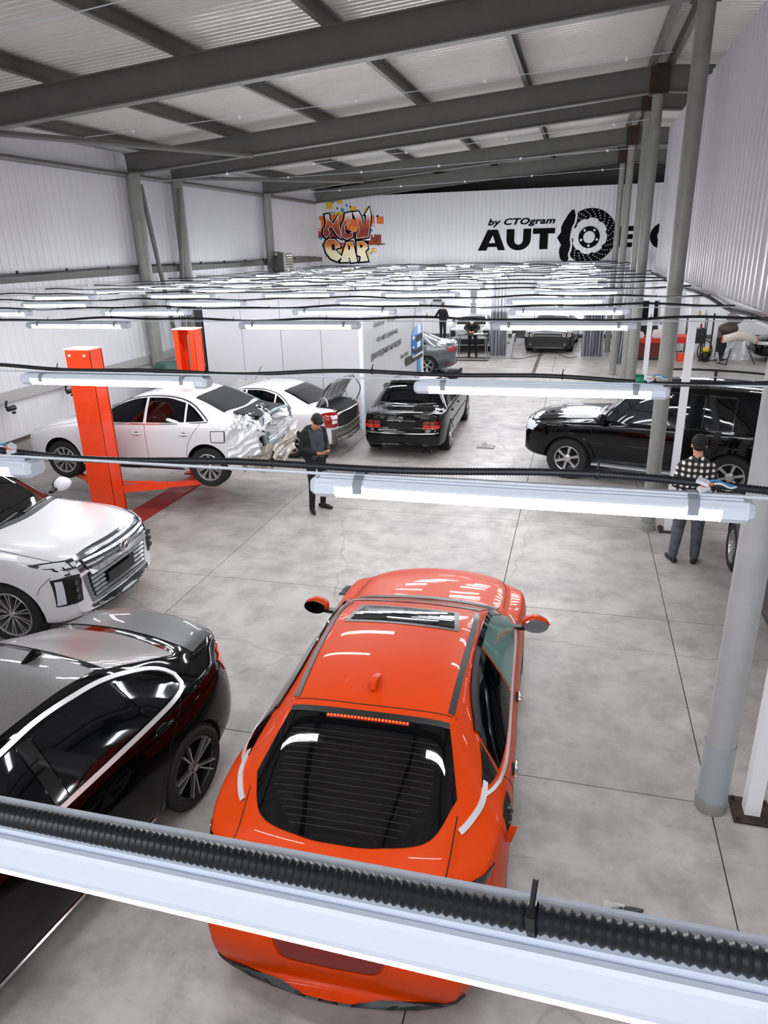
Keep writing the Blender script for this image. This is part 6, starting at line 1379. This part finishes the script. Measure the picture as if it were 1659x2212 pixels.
for i, (dx, z, w_) in enumerate(((-.15, .0, 1.15), (.1, .17, .95))):
    pts = smooth_line([(dx-w_/2, .15, 0), (dx-w_*.4, -.1, 0), (dx, -.2, 0), (dx+w_*.4, -.1, 0), (dx+w_/2, .15, 0)], 16); q = MB()
    q.grid([[(p[0], p[1]-d_, z+h_) for p in pts] for d_, h_ in ((-.25, .17), (0, .18), (.05, .14), (.06, .06), (.02, .0), (-.25, .0), (-.25, .17))]); q.build('bumper_skin', P_black, t, 50)
# ------------------------------------------------------------------ people: one continuous skin per body
def hull_cone(q, a, b, ra, rb, n=10):
    """tapered capsule as overlapping rings"""
    a, b = Vector(a), Vector(b); d = (b-a); L = d.length; d = d/L if L > 1e-6 else Vector((0,0,1)); x = d.orthogonal().normalized(); y = d.cross(x); prof = []
    for t in np.linspace(-PI/2, 0, 5): prof.append((math.cos(t)*ra, math.sin(t)*ra))
    for t in np.linspace(0, PI/2, 5): prof.append((math.cos(t)*rb, L+math.sin(t)*rb))
    prof[0] = (1e-4, prof[0][1]); prof[-1] = (1e-4, prof[-1][1])
    q.lathe(prof, n, frame(a, x, y, d)); k = len(q.v)-n*len(prof); q.f.append(list(range(k+n-1, k-1, -1))); q.f.append(list(range(len(q.v)-n, len(q.v)))); q.m += [0, 0]
class Body:
    def __init__(s): s.p = []
    def cap(s, lab, a, b, ra, rb=None): s.p.append((lab, np.array(a, float), np.array(b, float), ra, rb or ra)); return s
    def ell(s, lab, c, r, M=None): s.p.append((lab, np.array(c, float), np.array(r, float), None, M)); return s
    def build(s, name, parent, mats, voxel=.011, smooth=4):
        q = MB()
        for lab, a, b, ra, rb in s.p:
            if ra is None: q.sph(a, tuple(b), 16, 10, rb)
            else: hull_cone(q, a, b, ra, rb)
        me = q.mesh('raw'); o = bpy.data.objects.new('raw', me); COL.objects.link(o)
        md = o.modifiers.new('r', 'REMESH'); md.mode = 'VOXEL'; md.voxel_size = voxel; ms = o.modifiers.new('s', 'SMOOTH'); ms.factor = .5; ms.iterations = smooth
        dg = bpy.context.evaluated_depsgraph_get(); dg.update(); m2 = bpy.data.meshes.new_from_object(o.evaluated_get(dg)); bpy.data.objects.remove(o); bpy.data.meshes.remove(me)
        n = len(m2.polygons); C_ = np.empty(n*3); m2.polygons.foreach_get('center', C_); C_ = C_.reshape(-1, 3); best = np.full(n, 1e9); idx = np.zeros(n, int); labs = list(mats)
        for lab, a, b, ra, rb in s.p:
            if ra is None:
                P = C_-a
                if rb is not None: P = P@np.array(rb.to_3x3())
                d = (np.linalg.norm(P/b, axis=1)-1)*b.min()
            else:
                ab = b-a; t = np.clip(((C_-a)@ab)/max(ab@ab, 1e-9), 0, 1); d = np.linalg.norm(C_-a-t[:, None]*ab, axis=1)-(ra+(rb-ra)*t)
            w = d < best; best[w] = d[w]; idx[w] = labs.index(lab)
        m2.materials.clear()
        for l in labs: m2.materials.append(mats[l])
        m2.polygons.foreach_set('material_index', idx); m2.polygons.foreach_set('use_smooth', [True]*n); m2.update()
        return link(name, m2, parent)
def V(*a): return np.array(a, float)
def hand(B, wrist, direc, normal, sg, curl=.5, lab='skin', spread=.13):
    """palm and five bent fingers; normal points out of the palm, sg picks the thumb side"""
    d = V(*direc)/np.linalg.norm(direc); nrm = V(*normal); nrm = nrm-d*(nrm@d); nrm /= np.linalg.norm(nrm); s_ = np.cross(d, nrm)*sg; w = V(*wrist)
    for i in range(4): B.cap(lab, w+s_*(.012-.008*i), w+d*.085+s_*(.030-.020*i), .015, .012)
    for i, L in enumerate((.070, .080, .074, .058)):
        a = w+d*.085+s_*(.032-.0215*i); dd = d+s_*spread*(1.2-i*.8); dd /= np.linalg.norm(dd); p = a
        for j, (f, r_) in enumerate(((.45, .0088), (.32, .0080), (.25, .0072))):
            ang = curl*(j+.4); e = dd*math.cos(ang)+nrm*math.sin(ang); p2 = p+e*L*f; B.cap(lab, p, p2, r_, r_*.93); p = p2
    a = w+d*.03+s_*.028; e = d*.55+s_*.75+nrm*.35; e /= np.linalg.norm(e); p = a+e*.042; B.cap(lab, a, p, .0125, .0105); e2 = d*.8+s_*.25+nrm*.5; e2 /= np.linalg.norm(e2); B.cap(lab, p, p+e2*.032, .0098, .0085)
def head(B, c, fwd, up, skin='skin', k=1.0):
    f = V(*fwd)/np.linalg.norm(fwd); u = V(*up); u = u-f*(u@f); u /= np.linalg.norm(u); l = np.cross(u, f); Mx = Matrix((tuple(f), tuple(l), tuple(u))).transposed().to_4x4(); c = V(*c)
    P = lambda a, b, d: c+(f*a+l*b+u*d)*k
    B.ell(skin, P(-.012, 0, .028), V(.098, .078, .098)*k, Mx); B.ell(skin, P(.030, 0, -.045), V(.066, .058, .072)*k, Mx)
    B.cap(skin, P(.085, 0, .015), P(.108, 0, -.022), .010*k, .015*k); B.cap(skin, P(.082, -.028, .030), P(.082, .028, .030), .011*k); B.cap(skin, P(.082, -.018, -.062), P(.082, .018, -.062), .011*k); B.ell(skin, P(.070, 0, -.098), V(.024, .028, .018)*k, Mx)
    for sg in (-1, 1): B.ell(skin, P(-.010, sg*.080, .0), V(.020, .009, .032)*k, Mx)
    return P, Mx, f, l, u
def face(P, Mx, root, k=1.0):
    for sg in (-1, 1):
        MB().sph(P(.083, sg*.031, .010), (.006*k, .010*k, .004*k), 10, 6, Mx).build('eye', mat('eye_dark', '17120f', .2), root, 60)
        MB().sph(P(.088, sg*.032, .034), (.006*k, .018*k, .003*k), 10, 6, Mx).build('eyebrow', mat('hair_black', '090808', .7), root, 60)
    MB().sph(P(.088, 0, -.062), (.007*k, .022*k, .005*k), 10, 6, Mx).build('mouth', mat('lips', '8d5044', .5), root, 60)
def shoe(B, ankle, toe_dir, lab='shoe'):
    a = V(*ankle); d = V(*toe_dir, 0)/np.linalg.norm(toe_dir); g = V(a[0], a[1], 0)
    B.cap(lab, g-d*.055+V(0,0,.042), g+d*.10+V(0,0,.040), .042, .040); B.cap(lab, g+d*.10+V(0,0,.034), g+d*.165+V(0,0,.030), .042, .030); B.cap(lab, a, g+V(0,0,.05), .050, .048)
def legs(B, hips, knees, ankles, lab='pants', k=1.0, toes=((1,.2),(1,-.2))):
    for h, n_, a, t in zip(hips, knees, ankles, toes):
        B.cap(lab, h, n_, .092*k, .064*k); B.cap(lab, n_, V(*a)+V(0,0,.03), .066*k, .050*k); shoe(B, a, t)
M_hair = mat('hair_black', '090808', .7); M_cloth_b = mat('cloth_black', '0b0c10', .85); M_knit = mat('knit_grey', '3c4146', .9, bump=.2, bscale=120); M_denim = mat('denim_grey', '3d4046', .85, noise=.5, nscale=9, ncol='5c6068'); M_shoe = mat('shoe_black', '0a0a0a', .6)

def man_phone():
    r = thing('person', 'person in black jacket over grey jumper looking down at a phone', 'person', (-4.08, 10.72, 0)); r.rotation_euler = (0, 0, R(-38)); B = Body()
    hips = [(0, .10, .90), (0, -.10, .90)]; legs(B, hips, [(.03, .11, .48), (.05, -.12, .48)], [(.0, .10, .08), (.06, -.16, .08)], toes=((1, .45), (1, -.35)))
    B.ell('pants', (0, 0, .93), (.115, .165, .12))
    B.cap('knit', (.01, .06, .98), (.0, .07, 1.15), .112, .115).cap('knit', (.01, -.06, .98), (.0, -.07, 1.15), .112, .115).ell('knit', (.005, 0, 1.24), (.115, .185, .17)).cap('knit', (0, -.08, 1.36), (0, .08, 1.36), .075)
    B.cap('skin', (.0, 0, 1.40), (.06, 0, 1.50), .056, .050)
    # jacket: back, flaps and sleeves
    for sg in (1, -1):
        B.ell('jacket', (-.045, sg*.10, 1.22), (.10, .13, .24)).cap('jacket', (-.05, sg*.11, .98), (-.06, sg*.12, 1.25), .105, .11)
        B.cap('jacket', (.06, sg*.155, .93), (.045, sg*.165, 1.28), .05, .055)
        B.cap('jacket', (-.01, sg*.17, 1.36), (-.03, sg*.235, 1.10), .072, .062).cap('jacket', (-.03, sg*.235, 1.10), (.22, sg*.12, 1.06), .060, .046)
        B.cap('skin', (.22, sg*.12, 1.06), (.255, sg*.10, 1.06), .030, .027)
    B.cap('jacket', (-.07, -.10, 1.40), (-.07, .10, 1.40), .055)
    hand(B, (.255, .10, 1.06), (.85, -.55, .05), (-.3, -.5, .8), 1, .75); hand(B, (.255, -.10, 1.06), (.85, .55, .05), (-.3, .5, .8), -1, .75)
    P, Mx, f, l, u = head(B, (.115, 0, 1.55), (.70, 0, -.71), (.71, 0, .70))
    B.build('body', r, dict(pants=M_cloth_b, knit=M_knit, jacket=M_cloth_b, skin=M_skin, shoe=M_shoe), .0095, 2); face(P, Mx, r)
    h = Body(); h.ell('h', P(-.020, 0, .045), V(.108, .090, .098), Mx).ell('h', P(-.05, 0, .0), V(.072, .083, .075), Mx).ell('h', P(.068, 0, .078), V(.042, .066, .038), Mx); h.build('hair', r, dict(h=M_hair), .010, 2)
    MB().box((.335, 0, 1.085), (.015, .075, .15), (0, -.75, 0)).build('phone_guard', M_dark, r) if False else None
    rc = Body()
    for sg in (1, -1): rc.cap('c', (.045, sg*.075, 1.43), (-.05, sg*.095, 1.455), .022, .02)
    rc.cap('c', (-.05, -.095, 1.455), (-.05, .095, 1.455), .022); rc.build('collar', r, dict(c=M_cloth_b), .01, 2)
    ph = tag(MB().box((0, 0, 0), (.15, .075, .010)).build('phone', M_black), 'dark phone held in both hands by the person in black', 'phone'); Mw = Matrix.Translation((-4.08, 10.72, 0))@Matrix.Rotation(R(-38), 4, 'Z')
    ph.matrix_world = Mw@Matrix.Translation((.345, 0, 1.075))@Matrix.Rotation(-.35, 4, 'Y')
man_phone()

def plaid():
    m = bpy.data.materials.new('plaid_shirt'); m.use_nodes = True; nt = m.node_tree; b = nt.nodes['Principled BSDF']; b.inputs['Roughness'].default_value = .85; N = nt.nodes.new; L = nt.links.new
    tc = N('ShaderNodeTexCoord'); sp = N('ShaderNodeSeparateXYZ'); L(tc.outputs['Object'], sp.inputs[0]); fs = []
    for ax in ('Y', 'Z'):
        mu = N('ShaderNodeMath'); mu.operation = 'MULTIPLY'; mu.inputs[1].default_value = 13.5; L(sp.outputs[ax], mu.inputs[0]); fr = N('ShaderNodeMath'); fr.operation = 'FRACT'; L(mu.outputs[0], fr.inputs[0]); g_ = N('ShaderNodeMath'); g_.operation = 'GREATER_THAN'; g_.inputs[1].default_value = .48; L(fr.outputs[0], g_.inputs[0]); fs.append(g_)
    ad = N('ShaderNodeMath'); ad.operation = 'ADD'; L(fs[0].outputs[0], ad.inputs[0]); L(fs[1].outputs[0], ad.inputs[1]); hf = N('ShaderNodeMath'); hf.operation = 'MULTIPLY'; hf.inputs[1].default_value = .5; L(ad.outputs[0], hf.inputs[0])
    cr = N('ShaderNodeValToRGB'); cr.color_ramp.interpolation = 'CONSTANT'; e = cr.color_ramp.elements; e[0].position = 0; e[0].color = lin('e6e2de'); e[1].position = .4; e[1].color = lin('3a3634'); x = e.new(.9); x.color = lin('0b0a0a'); L(hf.outputs[0], cr.inputs[0]); L(cr.outputs[0], b.inputs['Base Color']); return m
def man_plaid():
    r = thing('person', 'person in checked shirt, grey jeans and black cap seen from behind', 'person', (1.66, 9.68, 0)); r.rotation_euler = (0, 0, R(84)); B = Body()
    legs(B, [(0, .10, .92), (0, -.10, .92)], [(.02, .125, .49), (.03, -.115, .49)], [(-.03, .155, .08), (.0, -.12, .08)], k=1.24, toes=((1, .5), (1, -.2)))
    B.ell('pants', (-.01, 0, .94), (.14, .175, .13))
    for sg in (1, -1):
        B.cap('shirt', (0, sg*.075, .86), (-.005, sg*.085, 1.20), .130, .125).ell('shirt', (-.01, sg*.065, 1.27), (.13, .135, .18)).cap('shirt', (-.005, sg*.05, 1.44), (0, sg*.150, 1.375), .070, .074)
        B.cap('shirt', (.0, sg*.165, 1.37), (.01, sg*.225, 1.12), .076, .062)
    B.cap('shirt', (.01, .225, 1.12), (.20, .17, 1.02), .058, .045).cap('skin', (.20, .17, 1.02), (.24, .15, 1.0), .031, .028); hand(B, (.24, .15, 1.0), (.9, -.3, -.1), (0, -.6, -.7), -1, .5)
    B.cap('shirt', (.01, -.225, 1.12), (.07, -.245, .93), .058, .045).cap('skin', (.07, -.245, .93), (.09, -.25, .885), .032, .029); hand(B, (.09, -.25, .885), (.35, .05, -1), (-.2, 1, 0), 1, .55)
    B.cap('skin', (.02, 0, 1.50), (.04, 0, 1.56), .064, .060).cap('shirt', (-.015, -.05, 1.475), (-.015, .05, 1.475), .048)
    P, Mx, f, l, u = head(B, (.06, .0, 1.64), (1, .12, -.25), (.22, 0, 1), k=1.13)
    B.build('body', r, dict(pants=M_denim, shirt=plaid(), skin=M_skin, shoe=M_shoe), .0095, 2); face(P, Mx, r, 1.13)
    h = Body(); h.ell('c', P(-.016, 0, .048), V(.122, .102, .106), Mx); h.cap('c', P(.07, -.05, .055), P(.15, -.03, .045), .012, .008).cap('c', P(.07, .05, .055), P(.15, .03, .045), .012, .008).cap('c', P(.08, 0, .06), P(.165, 0, .045), .014, .008); h.build('cap', r, dict(c=mat('cap_black', '141312', .85)), .010, 2)
    h = Body(); h.ell('h', P(-.042, 0, -.018), V(.080, .082, .05), Mx); h.build('hair', r, dict(h=M_hair), .012, 2)
    q = Body()
    for sg in (1, -1): q.cap('c', (-.055, sg*.02, 1.495), (.03, sg*.085, 1.485), .020, .018)
    q.build('collar', r, dict(c=mat('collar_dark', '2a2725', .85)), .01, 2)
man_plaid()

def man_hips():
    r = thing('person', 'person in black sweater standing with hands on hips by the silver car', 'person', (-6.0, 33.3, 0)); r.rotation_euler = (0, 0, R(60)); B = Body(); M_sw = M_cloth_b; M_trs = mat('trousers_navy', '181f26', .85)
    legs(B, [(0, .10, .92), (0, -.10, .92)], [(.02, .11, .48), (.02, -.11, .48)], [(0, .12, .08), (0, -.12, .08)]); B.ell('pants', (0, 0, .95), (.12, .165, .12))
    for sg in (1, -1):
        B.cap('sweater', (0, sg*.07, 1.0), (0, sg*.08, 1.25), .105, .12).cap('sweater', (0, sg*.08, 1.42), (0, sg*.17, 1.40), .068, .066).cap('sweater', (0, sg*.19, 1.40), (-.06, sg*.36, 1.16), .062, .050).cap('sweater', (-.06, sg*.36, 1.16), (.04, sg*.20, 1.02), .050, .038)
        hand(B, (.05, sg*.19, 1.01), (.6, -sg*.5, -.3), (0, -sg, 0), sg, .5)
    B.ell('sweater', (0, 0, 1.30), (.115, .18, .16)).cap('skin', (0, 0, 1.44), (.02, 0, 1.56), .056, .052)
    P, Mx, f, l, u = head(B, (.03, 0, 1.66), (1, 0, 0), (0, 0, 1)); B.build('body', r, dict(pants=M_trs, sweater=M_sw, skin=M_skin, shoe=M_shoe), .014, 2); face(P, Mx, r)
    h = Body(); h.ell('h', P(-.02, 0, .045), V(.100, .084, .090), Mx).ell('h', P(-.05, 0, .0), V(.066, .078, .07), Mx); h.build('hair', r, dict(h=mat('hair_grey', '6c6866', .8)), .014, 2)
man_hips()
def man_bent():
    r = thing('person', 'person in dark work clothes and white cap bending over the work table', 'person', (-3.95, 28.55, 0)); r.rotation_euler = (0, 0, R(-86)); B = Body()
    legs(B, [(-.05, .10, .90), (-.05, -.10, .90)], [(.02, .14, .48), (0, -.11, .48)], [(-.02, .16, .08), (-.05, -.12, .08)]); B.ell('pants', (-.06, 0, .95), (.13, .17, .12))
    for sg in (1, -1):
        B.cap('jacket', (-.04, sg*.07, 1.0), (.14, sg*.09, 1.26), .115, .125).cap('jacket', (.22, sg*.15, 1.34), (.30, sg*.27, 1.16), .072, .060).cap('jacket', (.30, sg*.27, 1.16), (.46, sg*.10, 1.05), .056, .042)
        hand(B, (.48, sg*.09, 1.05), (.8, -sg*.5, -.1), (0, 0, -1), -sg, .4)
    B.ell('jacket', (.16, 0, 1.30), (.14, .20, .14)).cap('skin', (.24, 0, 1.36), (.34, 0, 1.40), .056, .052)
    P, Mx, f, l, u = head(B, (.42, 0, 1.40), (.6, 0, -.8), (.8, 0, .6)); B.build('body', r, dict(pants=M_cloth_b, jacket=mat('work_jacket', '1e1d1d', .85), skin=M_skin, shoe=M_shoe), .014, 2); face(P, Mx, r)
    h = Body(); h.ell('h', P(-.014, 0, .050), V(.106, .090, .095), Mx); h.build('cap', r, dict(h=mat('cap_white', 'e2e0de', .8)), .014, 2)
man_bent()
